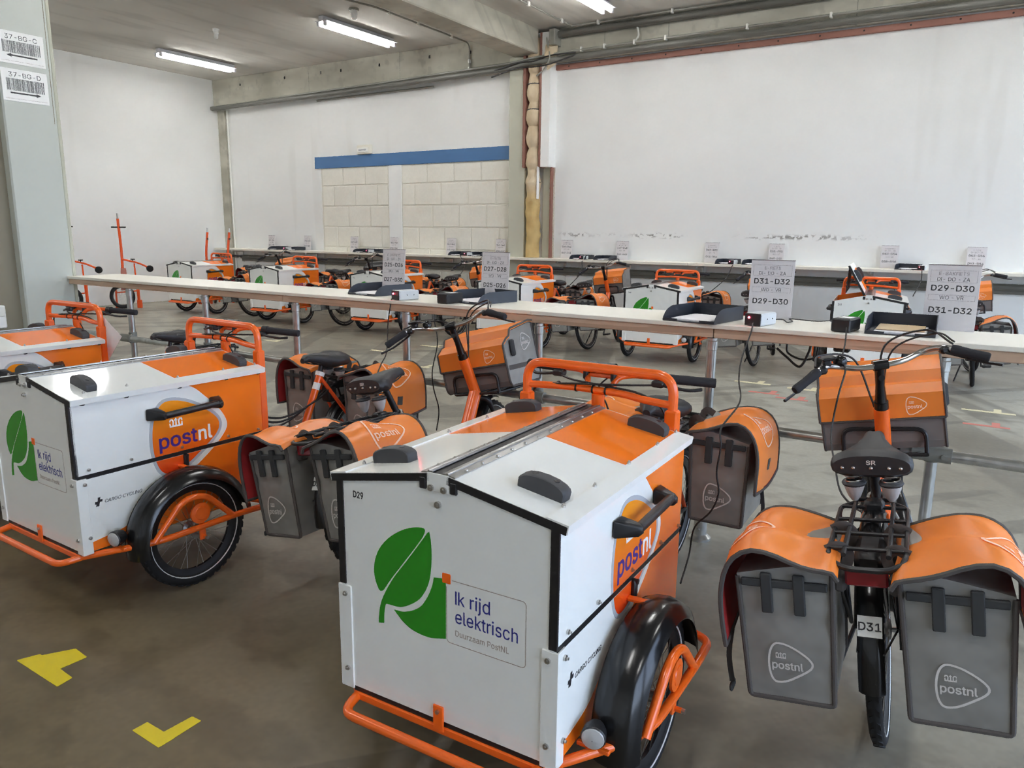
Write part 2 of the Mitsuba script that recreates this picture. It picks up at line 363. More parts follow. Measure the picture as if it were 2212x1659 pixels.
# column bay at the back wall
struct('column', cat(slab(-7.25, -6.93, YB - .20, YB + .05, 0, 4.40, .008)), 'm_column', 'grey-green concrete column on the back wall')
struct('trim_4', slab(-6.95, -6.90, YB - .25, YB, 2.62, 4.55, .004), 'm_redwood', 'timber casing edge left of the wrapped pipe')
struct('trim_5', slab(-6.64, -6.60, YB - .24, YB, 2.62, 4.72, .004), 'm_redwood', 'timber casing edge right of the wrapped pipe')
struct('trim_6', slab(-6.60, -6.44, YB - .24, YB, 2.62, 4.72, .004), 'm_wall', 'white casing panel beside the wrapped pipe')
struct('trim_7', cat(slab(-6.66, -6.635, YB - .25, YB - .2, 2.10, 2.63, .003)), 'm_white', 'white batten below the casing')
struct('trim_8', cat(slab(-6.64, -6.44, YB - .06, YB, 1.1, 2.62, .003)), 'm_column', 'exposed casing back')
struct('trim_9', slab(-6.47, -6.44, YB - .13, YB, 1.1, 2.62, .003), 'm_redwood', 'exposed timber edge below the casing')
# insulation-wrapped pipe
zz = np.linspace(1.125, 4.66, 130); prof = []
for z in zz:
    if z > 2.35: r = .085 + .042 * abs(math.sin(z * 7.5 + .8 * math.sin(z * 2.1))) ** .6 + .006 * math.sin(z * 17)
    else: r = .118 + .004 * math.sin(z * 13) + .003 * math.sin(z * 31)
    prof.append((r, z))
m = lathe([(0.001, 1.125)] + prof + [(0.001, 4.66)], [-6.775, YB - .155, 0], [0, 0, 1], 24)
m.vertices[:, :2] += (meshkit.fbm(m.vertices * [9, 9, 6], 3)[:, None] - .5) * .05
wp = numbered('wrapped_pipe'); labels[wp] = {'label': 'thick brown wrapped insulation pipe running up the column', 'category': 'pipe'}
scene[wp + '__wrapping'] = mikit.ply(m, 'm_insul', 50)
for z in (2.38, 3.55, 3.95, 4.35): scene[f'{wp}__band' + ('' if z == 2.38 else f'_{int(z*100)%997:03d}')] = mikit.ply(lathe([(.11, -.012), (.128, -.006), (.128, .006), (.11, .012)], [-6.775, YB - .155, z], [0, 0, 1], 20, True), 'm_bag_trim', 40)
single('torn_wrapping', hull([[-6.52, YB - .26, 4.52], [-6.33, YB - .20, 4.50], [-6.36, YB - .2, 4.22], [-6.46, YB - .3, 4.12], [-6.5, YB - .34, 4.34], [-6.4, YB - .34, 4.45], [-6.42, YB - .08, 4.3]]), 'm_insul', 'torn brown wrapping paper bulging beside the pipe top', 'wrapping', smooth=False)
single('pipe_bracket', slab(-6.44, -6.33, YB - .3, YB - .05, 4.5, 4.74, .006), 'm_greypipe', 'grey metal bracket under the ceiling right of the pipe', 'bracket')
# pipes and conduits
def conduit(name, pts, r, m, label, category='conduit', rad=.06, clips=None, seg=10):
    root = numbered(name); labels[root] = {'label': label, 'category': category}
    path = fillet(pts, rad) if rad else A3(pts)
    scene[root + '__pipe'] = mikit.ply(tube(path, r, seg), m, 40)
    for i, c in enumerate(clips or []):
        scene[f'{root}__clip' + (f'_{i:03d}' if i else '')] = mikit.ply(rbox(c, [.03, r * 2 + .03, r * 2 + .035], .004), 'm_white_clip', False)
    return root
yk = YB - .20
conduit('water_pipe', [[XL + .02, yk, 4.17], [-11, yk, 4.19], [-7.3, yk, 4.24], [-6.9, yk - .10, 4.26], [-6.4, yk - .10, 4.27], [-6.3, yk + .03, 4.30], [XR, yk + .03, 4.34]], .048, 'm_pipe', 'dark grey pipe along the foot of the lintel', 'pipe', .1)
conduit('conduit', [[-13.6, yk + .03, 4.235], [-10, yk, 4.27], [-7.2, yk - .02, 4.32], [-6.7, yk - .09, 4.34], [-6.2, yk - .02, 4.38], [-4.0, yk, 4.40], [XR, yk, 4.45]], .018, 'm_greypipe', 'thin grey conduit just above the dark lintel pipe', rad=.1, clips=[[x, yk, 4.40 + .004 * (x + 4)] for x in (-5.9, -5.5, -5.0, -4.5, -3.3, -2.2)])
conduit('conduit', [[-12.0, YB - .03, 4.12], [-9.0, YB - .03, 4.13]], .02, 'm_greypipe', 'short grey conduit under the dark pipe left of the column', rad=0)
conduit('cable_duct', [[-6.4, YB - .17, 4.67], [XR, YB - .17, 4.67]], .055, 'm_pipe', 'dark round duct under the ceiling right of the column', 'duct', 0)
conduit('conduit', [[-9.7, 2.0, ZC - .036], [-8.05, 8.9, ZC - .036], [-8.10, YB - .17, ZC - .036], [-8.10, YB - .17, 4.27]], .014, 'm_greypipe', 'ceiling conduit with white clips dropping onto the lintel', rad=.12, clips=[[-8.53, 6.9, ZC - .036], [-8.06, 9.2, ZC - .036], [-8.07, 9.9, ZC - .036], [-8.09, 10.8, ZC - .036], [-8.10, YB - .17, 4.45], [-8.10, YB - .17, 4.32]])
conduit('conduit', [[-6.0, 4.0, ZC - .036], [-6.06, YB - .25, ZC - .036], [XR, YB - .25, ZC - .036]], .014, 'm_greypipe', 'ceiling conduit right of the beam turning along the wall', rad=.05, clips=[[-6.04, 9.9, ZC - .036], [-6.05, 10.9, ZC - .036], [-5.6, YB - .25, ZC - .036], [-4.4, YB - .25, ZC - .036]])
conduit('loose_cable', spline([[-5.08, YB - .13, 4.74], [-5.0, YB - .16, 4.66], [-4.95, YB - .17, 4.5], [-4.99, YB - .19, 4.42]]), .014, 'm_white_clip', 'short white cable hanging on the lintel right of the column', 'cable', 0)
for dz, y_, lab in ((.0, .31, 'black cable looping across the wrapped pipe'), (-.09, .34, 'lower black cable across the wrapped pipe')):
    conduit('loose_cable', spline([[-7.6, yk - .02, 4.22 + dz], [-7.0, YB - y_ - .03, 4.28 + dz], [-6.7, YB - y_ - .03, 4.27 + dz], [-6.4, YB - y_ - .02, 4.33 + dz * 1.5], [-6.0, yk, 4.36 + dz * .4]]), .011, 'm_cable', lab, 'cable', 0)
conduit('loose_cable', spline([[-6.66, YB - .3, 4.05], [-6.5, YB - .33, 4.14], [-6.4, YB - .34, 4.3], [-6.46, YB - .3, 4.5], [-6.5, YB - .27, 4.62]]), .012, 'm_greypipe', 'grey cable rising beside the torn wrapping', 'cable', 0)
conduit('corner_pipe', [[XL + .32, YB - .035, 0.0], [XL + .32, YB - .035, 4.12]], .022, 'm_white_clip', 'slim white pipe beside the left room corner', 'pipe', 0)
struct('trim_10', slab(XL, XL + .24, YB - .05, YB, 0, 4.15, .004), 'm_concrete', 'bare concrete strip in the left room corner')
conduit('wall_rail', [[-14.6, YB - .06, .93], [XR, YB - .06, .93]], .045, 'm_pipe', 'dark rail on the back wall beneath the shelf', 'rail', 0, seg=8)
single('cable_trunking', slab(-14.6, XR, YB - .05, YB - .005, .84, .90, .004), 'm_pipe', 'dark cable trunking below the wall rail', 'trunking')
# ceiling fittings
def detector(c, r, label):
    root = numbered('smoke_detector'); labels[root] = {'label': label, 'category': 'smoke detector', 'group': 'ceiling detectors'}
    scene[root + '__base'] = mikit.ply(lathe([(.001, 0), (r, 0), (r, -.03), (.001, -.03)], c, [0, 0, 1], 20), 'm_greypipe' if r > .06 else 'm_white', 40)
    scene[root + '__head'] = mikit.ply(lathe([(r * .8, -.03), (r * .8, -.07), (r * .62, -.075), (r * .62, -.13), (r * .4, -.15), (.001, -.15)], c, [0, 0, 1], 20), 'm_white', 40)
detector([-11.28, 8.6, ZC], .055, 'small white smoke detector between the two left lamps')
detector([-8.47, 8.9, ZC], .075, 'larger white ceiling detector right of the middle lamp')
def lamp(x, y0, y1, label):
    root = numbered('fluorescent_lamp'); labels[root] = {'label': label, 'category': 'ceiling lamp', 'group': 'fluorescent ceiling lamps'}
    scene[root + '__housing'] = mikit.ply(cat(slab(x - .045, x + .045, y0, y1, ZC - .075, ZC - .005, .004), slab(x - .13, x + .13, y0, y1, ZC - .085, ZC - .075, .003)), 'm_lamp_body', False)
    for i, dx in enumerate((-.07, .07)):
        mt = tube([[x + dx, y0 + .05, ZC - .125], [x + dx, y1 - .05, ZC - .125]], .02, 10)
        scene[root + '__tube' + (f'_{i:03d}' if i else '')] = {**mikit.ply(mt, 'm_white', 40), 'emitter': {'type': 'area', 'radiance': {'type': 'rgb', 'value': [TUBE, TUBE * .995, TUBE * .975]}}}
        for j, yy in enumerate((y0 + .025, y1 - .025)):
            k = 2 * i + j
            scene[root + '__socket' + (f'_{k:03d}' if k else '')] = mikit.ply(rbox([x + dx, yy, ZC - .115], [.045, .045, .065], .006), 'm_lamp_body', False)
for x, lab in ((-13.37, 'lit fluorescent ceiling lamp nearest the left wall'), (-9.17, 'lit fluorescent ceiling lamp left of the concrete beam'), (-5.1, 'lit fluorescent ceiling lamp right of the beam, cut by the top edge')):
    lamp(x, 8.9, 10.55, lab)
for x in (-13.37, -9.17, -5.1, -1.0, 3.0):
    for y in ((8.9, 3.9, -1.1) if x > -5 else (3.9, -1.1)):
        lamp(x, y, y + 1.65, 'fluorescent ceiling lamp of the rows out of view')
# emergency light on the back wall
el = numbered('emergency_light'); labels[el] = {'label': 'small cream emergency light box above the blue strip', 'category': 'light box'}
scene[el + '__body'] = mikit.ply(rbox([-10.73, YB - .035, 3.11], [.36, .07, .17], .01), 'm_top', False)
scene[el + '__cover'] = mikit.ply(rbox([-10.75, YB - .075, 3.10], [.28, .02, .09], .008), 'm_white', False)
scene[el + '__label_strip'] = mikit.ply(rbox([-10.75, YB - .086, 3.10], [.2, .004, .03], .001), 'm_outline_grey', False)

# left pillar with its two code signs
PX = -7.0
struct('pillar', slab(PX - .45, PX, 3.235, 3.66, 0, ZC, .012), 'm_pillar', 'grey-green pillar at the left edge')
struct('trim_11', slab(PX - .45, PX - .02, 3.66, 3.70, 0, ZC, .01), 'm_column', 'back strip of the pillar')
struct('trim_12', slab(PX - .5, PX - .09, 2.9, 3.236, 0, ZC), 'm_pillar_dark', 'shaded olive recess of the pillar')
struct('trim_13', cat(slab(PX - .5, PX, 2.35, 2.92, 0, ZC, .012)), 'm_pillar', 'nearer flange of the pillar')
child('pillar', 'groove', slab(PX - .002, PX + .0015, 3.632, 3.637, 2.42, ZC), 'm_pillar_dark', False)
def code_sign(z0, z1, txt, right, label):
    root = numbered('code_sign'); labels[root] = {'label': label, 'category': 'sign', 'group': 'code signs on the pillar'}
    y0, y1 = 3.245, 3.607; h = z1 - z0; x = PX + .001; X, Y = [0, 1, 0], [0, 0, 1]
    scene[root + '__card'] = mikit.ply(slab(PX, PX + .004, y0, y1, z0, z1, .001), 'm_white', False)
    o = lambda a, b: [PX + .0042, y0 + a, z0 + b]
    scene[root + '__lettering'] = mikit.ply(onto(text_fit(txt, .25, .036, False, .0004), o(.06, h - .062), X, Y), 'm_ink', False)
    r = random.Random(txt); s = .035; bars = []
    while s < .325:
        w = r.choice((.002, .002, .004, .006)); bars.append(sbox(s, .085, s + w, h - .075)); s += w + r.choice((.002, .003, .004))
    scene[root + '__barcode'] = mikit.ply(onto(flat_mesh(unary_union(bars), .0004), o(0, 0), X, Y), 'm_ink', False)
    a = unary_union([sbox(.09, .06, .30, .072), Polygon([(.06, .066), (.10, .05), (.095, .066), (.10, .082)])])
    if right: a = affinity.scale(a, -1, 1, origin=(.18, .066))
    scene[root + '__arrow'] = mikit.ply(onto(flat_mesh(a, .0004), o(0, 0), X, Y), 'm_ink', False)
    scene[root + '__line'] = mikit.ply(onto(flat_mesh(sbox(.02, .02, .35, .022), .0004), o(0, 0), X, Y), 'm_greytext', False)
code_sign(2.862, 3.115, '37-BG-C', False, 'upper code sign reading 37-BG-C with a left arrow')
code_sign(2.567, 2.822, '37-BG-D', True, 'lower code sign reading 37-BG-D with a right arrow')
conduit('conduit', [[PX - .07, 3.02, 0.85], [PX - .07, 3.02, ZC]], .012, 'm_top', 'cream conduit in the pillar recess', rad=0)
sw = numbered('switch_box'); labels[sw] = {'label': 'small white socket box low in the pillar recess', 'category': 'socket'}
scene[sw + '__body'] = mikit.ply(rbox([PX - .06, 3.04, .80], [.07, .085, .19], .008), 'm_white', False)
scene[sw + '__cover'] = mikit.ply(rbox([PX - .022, 3.04, .845], [.012, .07, .08], .004), 'm_white_clip', False)
sw = numbered('switch_box'); labels[sw] = {'label': 'cream double socket box higher on the pillar', 'category': 'socket'}
scene[sw + '__body'] = mikit.ply(rbox([PX - .05, 2.99, 1.93], [.08, .085, .30], .008), 'm_top', False)
for i in range(2): scene[sw + '__socket' + (f'_{i:03d}' if i else '')] = mikit.ply(lathe([(.001, 0), (.03, 0), (.03, .012), (.022, .012), (.02, .004), (.001, .004)], [PX - .01, 2.99, 1.87 + .11 * i], [1, 0, 0], 16), 'm_white_clip', 40)

# floor markings
def mark(name, poly, z, m, label, group=None):
    single(name, flat_mesh(poly, .0012), m, label, 'floor marking', group, smooth=False)
    scene[list(scene)[-1]]['to_world'] = T4(trans([0, 0, z]))
def tee(p, q, w, stem_at, stem, m, label, group=None):
    p, q = A3(p), A3(q); d = (q - p) / np.linalg.norm(q - p); n = A3([-d[1], d[0]])
    if stem[1] < 0: n = -n
    s = p + d * stem_at
    g = unary_union([LineString([p, q]).buffer(w / 2, cap_style=2), LineString([s, s + n * abs(stem[1])]).buffer(w / 2, cap_style=2)])
    mark('floor_mark', g.buffer(-.004).buffer(.004), .0004, m, label, group)
mark('floor_mark', unary_union([Polygon([(-2.836, 1.144), (-2.811, 1.204), (-2.567, 1.189), (-2.558, 1.140)]), Polygon([(-2.80, 1.20), (-2.66, 1.19), (-2.655, 1.288), (-2.74, 1.295)])]).buffer(.004), .0004, 'm_yellow', 'yellow T-shaped tape mark on the floor beside the left cargo bike')
mark('floor_mark', unary_union([Polygon([(-2.117, 1.146), (-2.116, 1.19), (-1.98, 1.19), (-1.981, 1.143)]), Polygon([(-2.03, 1.16), (-1.98, 1.15), (-1.984, 1.288), (-2.022, 1.286)])]).buffer(.003), .0004, 'm_yellow', 'yellow L-shaped tape mark on the floor nearest the viewer')
for i, (px, w, c) in enumerate(((930, .35, 0), (905, .3, 0), (1625, .38, 0), (1650, .3, 1), (1740, .36, 0), (1710, .3, 1), (2135, .42, 0), (2130, .34, 1), (585, .3, 0), (820, .3, 0))):
    py = {930: 748, 905: 792, 1625: 827, 1650: 849, 1740: 842, 1710: 862, 2135: 890, 2130: 920, 585: 736, 820: 758}[px]
    d = _ri(px, py); t = -CAMH / d[2]; c0 = [d[0] * t, d[1] * t]
    g = unary_union([sbox(c0[0] - w / 2, c0[1] - .03, c0[0] + w / 2, c0[1] + .03), sbox(c0[0] + .04, c0[1], c0[0] + .1, c0[1] + .16)])
    where = {930: 'below the D27-D28 sign', 905: 'left of the D27 front bag', 1625: 'right of the hanging black cable', 1650: 'right of the hanging black cable', 1740: 'left of the D31 handlebar grip', 1710: 'just below the left D31 grip', 2135: 'right of the D31 front bag', 2130: 'right of the D31 front bag, above the rail', 585: 'behind the grip of cargo bike D26', 820: 'left of the D27 handlebar grip'}[px]
    mark('floor_mark', g, .0004, ('m_faded_cream', 'm_faded_red')[c], ('pale worn T mark on the aisle floor ', 'faded red T mark on the aisle floor ')[c] + where, ('pale aisle floor marks', 'red aisle floor marks')[c])

# ------------------------------------------------------------------ charging counter in the middle
TF, TB, TZ, PY = 3.60, 4.10, 1.12, 3.629
posts = [-7.0 + 0.0, -6.098, -5.09, -4.085, -3.083, -2.116, -1.128, -0.132, .87, 1.87, 2.87]
ct = numbered('charging_counter'); labels[ct] = {'label': 'long cream counter on galvanised tube legs between the bike rows', 'category': 'counter'}
seams = [-7.0, -5.0, -2.155, .6, 3.2]
for a, b in zip(seams[:-1], seams[1:]):
    child(ct, 'board', slab(a + .0015, b - .0015, TF, TB, TZ - .022, TZ, .0025), 'm_top', False)
for a, b in zip([-7.0, -4.2, -1.12, 1.6], [-4.2, -1.12, 1.6, 3.2]):
    child(ct, 'beam', cat(slab(a + .002, b - .002, TF + .012, TF + .05, TZ - .068, TZ - .0225, .003)), 'm_wood', False, 'raw timber beam')
child(ct, 'beam', slab(-7, 3.2, TB - .06, TB - .02, TZ - .068, TZ - .0225, .003), 'm_wood', False)
for x in np.arange(-6.5, 3, 1.0): child(ct, 'crosspiece', slab(x - .02, x + .02, TF + .05, TB - .06, TZ - .064, TZ - .0225, .002), 'm_wood', False)
leg_m = lathe([(.001, 0.0), (.055, 0.0), (.055, .012), (.034, .03), (.034, .13), (.0242, .14), (.0242, TZ - .13), (.0275, TZ - .127), (.0275, TZ - .085), (.0242, TZ - .082), (.0242, TZ - .069)], [0, 0, 0], [0, 0, 1], 20)
legbolts = cat(*[cyl([0.0 + .0, -.034, z], [.0, -.042, z], .009, 8) for z in (.06, .10)])
clampm = cat(lathe([(.024, -.045), (.033, -.045), (.033, .045), (.024, .045)], [0, 0, .64], [0, 0, 1], 18, True), lathe([(.024, -.075), (.033, -.075), (.033, .075), (.024, .075)], [0, -.054, .64], [1, 0, 0], 18, True), cyl([.045, -.054, .64], [.045, -.092, .64], .010, 8), cyl([-.045, -.054, .64], [-.045, -.092, .64], .010, 8), cyl([.03, -.03, .665], [.06, -.05, .665], .009, 8))
ld, lb, lc = mikit.ply(leg_m, 'm_galv', 40), mikit.ply(legbolts, 'm_steel', 40), mikit.ply(clampm, 'm_greypipe', 40)
for x in posts:
    if x <= -6.9: continue
    t = T4(trans([x, PY, 0]))
    k = child(ct, 'leg', {**ld, 'to_world': t}, None)
    sfx = k.split('__leg')[1]
    scene[f'{ct}__leg{sfx}__bolt'] = {**lb, 'to_world': t}; scene[f'{ct}__leg{sfx}__clamp'] = {**lc, 'to_world': t}
child(ct, 'rail', tube([[-7.0, PY - .054, .64], [3.0, PY - .054, .64]], .0242, 14), 'm_galv', 40)

# shelf along the back wall
SF, SZ = 11.10, 1.12
sh = numbered('wall_shelf'); labels[sh] = {'label': 'long white shelf running along the back wall', 'category': 'shelf'}
for a, b in zip([-15.1, -12.3, -9.5, -6.7, -3.9, -1.1, 1.7], [-12.3, -9.5, -6.7, -3.9, -1.1, 1.7, 4.5]):
    child(sh, 'board', slab(a + .002, b - .002, SF, YB - .001, SZ - .04, SZ, .003), 'm_top', False)
for x in np.arange(-14.6, 4.5, 1.2): child(sh, 'bracket', cat(slab(x - .02, x + .02, SF + .08, YB - .001, SZ - .075, SZ - .0405, .002), slab(x - .02, x + .02, YB - .03, YB - .001, SZ - .3, SZ - .075, .002)), 'm_galv', False)

# ------------------------------------------------------------------ emblem and lettering used on boxes and bags
EMB = [(.365, .806), (.404, .825), (.488, .808), (.583, .755), (.641, .706), (.654, .666), (.63, .623), (.548, .566), (.463, .512), (.385, .496), (.349, .519), (.327, .583), (.322, .674), (.338, .758)]
EMBP = Polygon(chaikin(EMB, 3))                                     # in (s, z), size about .33
def unit_emblem():
    g = affinity.translate(EMBP, -.47, -.655); return affinity.scale(g, 1 / .33, 1 / .33, origin=(0, 0))
UE = unit_emblem()
def crown(w):
    q = [sbox(-.5, 0, .5, .12), sbox(-.05, .12, .05, .62), sbox(-.13, .45, .13, .53)]
    for s in (-1, 1):
        q += [LineString([(s * .24, .1), (s * .20, .38), (s * .28, .54), (s * .42, .54), (s * .46, .42)]).buffer(.05), LineString([(s * .44, .1), (s * .46, .26)]).buffer(.045)]
    return affinity.scale(unary_union(q), w, w, origin=(0, 0))
def emblem_flat(size, lw=.045):
    """flat outline emblem with crown and lettering, centred; returns a mesh in xy."""
    ring = affinity.scale(UE.buffer(-.01).difference(UE.buffer(-.01 - lw)), size, size, origin=(0, 0))
    t = text_fit('postnl', size * .66, size * .17, True, .0004); t.apply_translation([-size * .345, -size * .12, 0])
    c = flat_mesh(affinity.translate(crown(size * .22), -size * .15, size * .12), .0004)
    return cat(flat_mesh(ring, .0004), t, c)

# ------------------------------------------------------------------ wheels, saddle, small bike parts
def wheel_meshes(R, tr, nsp=28):
    """tyre, stripe, rim, spokes, hub about the y axis at the origin"""
    def ring(prof, seg=56): return lathe([(r, h) for r, h in prof], [0, 0, 0], [0, 1, 0], seg, True)
    a = np.arange(14) * 2 * PI / 14
    tyre = ring([(R - tr + tr * math.cos(t) * (1.0), tr * .95 * math.sin(t)) for t in a])
    k = 40; kn = []
    for i in range(k):
        for s in (-1, 1):
            th = 2 * PI * (i + .25 * s) / k; c = A3([math.cos(th), 0, math.sin(th)]); tan = A3([-math.sin(th), 0, math.cos(th)])
            ctr = c * (R - .0022 - tr * .10) + A3([0, s * tr * .38, 0])
            kn.append(hull([ctr + tan * u * .012 + A3([0, v * tr * .26, 0]) + A3([0, 0, 0]) + tan * (v * s * .006) + c * w * .004 for u in (-1, 1) for v in (-1, 1) for w in (-1, 1)]))
    tread = cat(*kn)
    stripe = cat(*[ring([(R - 1.62 * tr, s * tr * .80), (R - 1.5 * tr, s * tr * .90), (R - 1.46 * tr, s * tr * .86), (R - 1.6 * tr, s * tr * .74)]) for s in (-1, 1)])
    rr = R - 2 * tr
    rim = ring([(rr + .006, -.014), (rr + .006, .014), (rr - .006, .013), (rr - .022, .006), (rr - .022, -.006), (rr - .006, -.013)])
    sp = []
    for i in range(nsp):
        th = 2 * PI * i / nsp; s = 1 if i % 2 else -1; th2 = th + (.55 if (i // 2) % 2 else -.55)
        sp.append(tube([[.026 * math.cos(th2), s * .03, .026 * math.sin(th2)], [(rr - .02) * math.cos(th), s * .004, (rr - .02) * math.sin(th)]], .0012, 4, caps=False))
    hub = lathe([(.001, -.06), (.008, -.06), (.008, -.038), (.032, -.035), (.032, -.027), (.017, -.02), (.017, .02), (.032, .027), (.032, .035), (.008, .038), (.008, .06), (.001, .06)], [0, 0, 0], [0, 1, 0], 18)
    return dict(tyre=tyre, tread=tread, stripe=stripe, rim=rim, spokes=cat(*sp), hub=hub)
def add_wheel(M, name, c, W, tf=None, lod=0):
    k = M.key(name)
    for n, mt in (('tyre', 'm_rubber'), ('tread', 'm_rubber'), ('stripe', 'm_reflect'), ('rim', 'm_black'), ('spokes', 'm_steel'), ('hub', 'm_alu')):
        q = W[n].copy(); 
        q.apply_translation(c)
        if tf is not None: q.apply_transform(tf)
        M.add(n, q, mt, 40, 1 if n in ('tread', 'hub') else lod, 'thin pale reflective stripe' if n == 'stripe' else None, 'stuff' if n in ('spokes', 'tread') else None, parent=k)
def fender(c, R, w, a0, a1, th=.003, n=26, dip=.35):
    """curved mudguard about the y axis; angles in radians from +x, towards +z"""
    prof = [(-w, -dip * w), (-w * .75, -.08 * w), (-w * .4, .06 * w), (0, .12 * w), (w * .4, .06 * w), (w * .75, -.08 * w), (w, -dip * w)]
    V, F = [], []; m = len(prof)
    for i in range(n):
        a = a0 + (a1 - a0) * i / (n - 1)
        for o in (0, th):
            for (y, h) in prof: V.append([c[0] + (R + h + o) * math.cos(a), c[1] + y, c[2] + (R + h + o) * math.sin(a)])
    for i in range(n - 1):
        A, B = i * 2 * m, (i + 1) * 2 * m
        for j in range(m - 1):
            F += [[A + j, A + j + 1, B + j + 1], [A + j, B + j + 1, B + j], [A + m + j, B + m + j + 1, A + m + j + 1], [A + m + j, B + m + j, B + m + j + 1]]
        for j, d in ((0, 1), (m - 1, -1)):
            q = [[A + j, B + j, B + m + j], [A + j, B + m + j, A + m + j]]
            F += q if d > 0 else [t[::-1] for t in q]
    return trimesh.Trimesh(V, F, process=False)
def saddle_mesh():
    """nose to +x, length .28, about the origin at the rear top"""
    V = []; n, m = 20, 20
    for i in range(n):
        t = i / (n - 1); x = -.005 + .268 * t
        w = .108 * (1 - t) ** .9 + .030 if t > .02 else .112
        w = np.interp(t, [0, .06, .18, .32, .5, .72, .9, 1], [.108, .116, .116, .098, .060, .037, .031, .016])
        top = np.interp(t, [0, .1, .3, .6, .9, 1], [-.008, .004, -.002, .006, .008, -.008])
        drop = np.interp(t, [0, .04, .35, .6, 1], [.060, .078, .084, .066, .034])
        for j in range(m):
            a = 2 * PI * j / m; cx, sx = math.cos(a), math.sin(a)
            yy = w * math.copysign(abs(cx) ** .7, cx); zz = (drop * .5) * math.copysign(abs(sx) ** .7, sx)
            V.append([x, yy, top - drop * .5 + zz - .007 * (yy / max(w, .01)) ** 2 * (1 if sx > 0 else .3) - (.006 * math.exp(-(yy / .012) ** 2) if sx > 0 and t > .25 else 0)])
    F = []
    for i in range(n - 1):
        for j in range(m):
            A, B, C, D = i * m + j, i * m + (j + 1) % m, (i + 1) * m + (j + 1) % m, (i + 1) * m + j
            F += [[A, B, C], [A, C, D]]
    k = len(V); V += [np.mean(V[:m], 0), np.mean(V[(n - 1) * m:], 0)]
    for j in range(m): F += [[k, (j + 1) % m, j], [k + 1, (n - 1) * m + j, (n - 1) * m + (j + 1) % m]]
    q = trimesh.Trimesh(V, F, process=False); q.fix_normals(); return q
SAD = saddle_mesh()
def add_saddle(M, o, ang=0.0):
    o = A3(o); tf = trans(o) @ trimesh.transformations.rotation_matrix(-ang, [0, 1, 0])
    def A(n, mesh, mt, lod=0, lab=None, parent='saddle'):
        q = mesh.copy(); q.apply_transform(tf); M.add(n, q, mt, 45, lod, lab, parent=parent)
    A('cover', SAD, 'm_saddle')
    for s in (-.085, -.052, 0, .052, .085):
        A('rivet', ball([-.0055, s * .95, -.046], .0062, 1), 'm_chrome', 0, 'chrome rivet')
    e = onto(text('SR', .013, True, .001, 1.2, 0, True), [-.0062, 0, -.035], [0, -1, 0], [0, 0, 1]); A('lettering', e, 'm_print_pale', 1)
    for s in (-1, 1):
        c = A3([.030, s * .052, -.068])
        A('spring', helix(c + [0, 0, -.034], .026, .05, 3.2, .0028), 'm_chrome', 0, 'chrome coil spring')
        A('spring_ring', lathe([(.026, .006), (.033, .003), (.036, -.003), (.033, -.009), (.024, -.009)], c + [0, 0, -.034], [0, 0, 1], 18, True), 'm_bumper', 0, 'grey rubber ring')
        A('spring_cone', lathe([(.031, -.043), (.028, -.056), (.018, -.082), (.008, -.096), (.001, -.098)], c, [0, 0, 1], 16), 'm_lens', 0, 'ribbed pale cone')
    A('rail', cat(*[tube(spline([[.03, s * .05, -.075], [.10, s * .025, -.068], [.2, s * .018, -.052], [.25, s * .012, -.035]], 5), .0035, 6) for s in (-1, 1)]), 'm_black', 1)

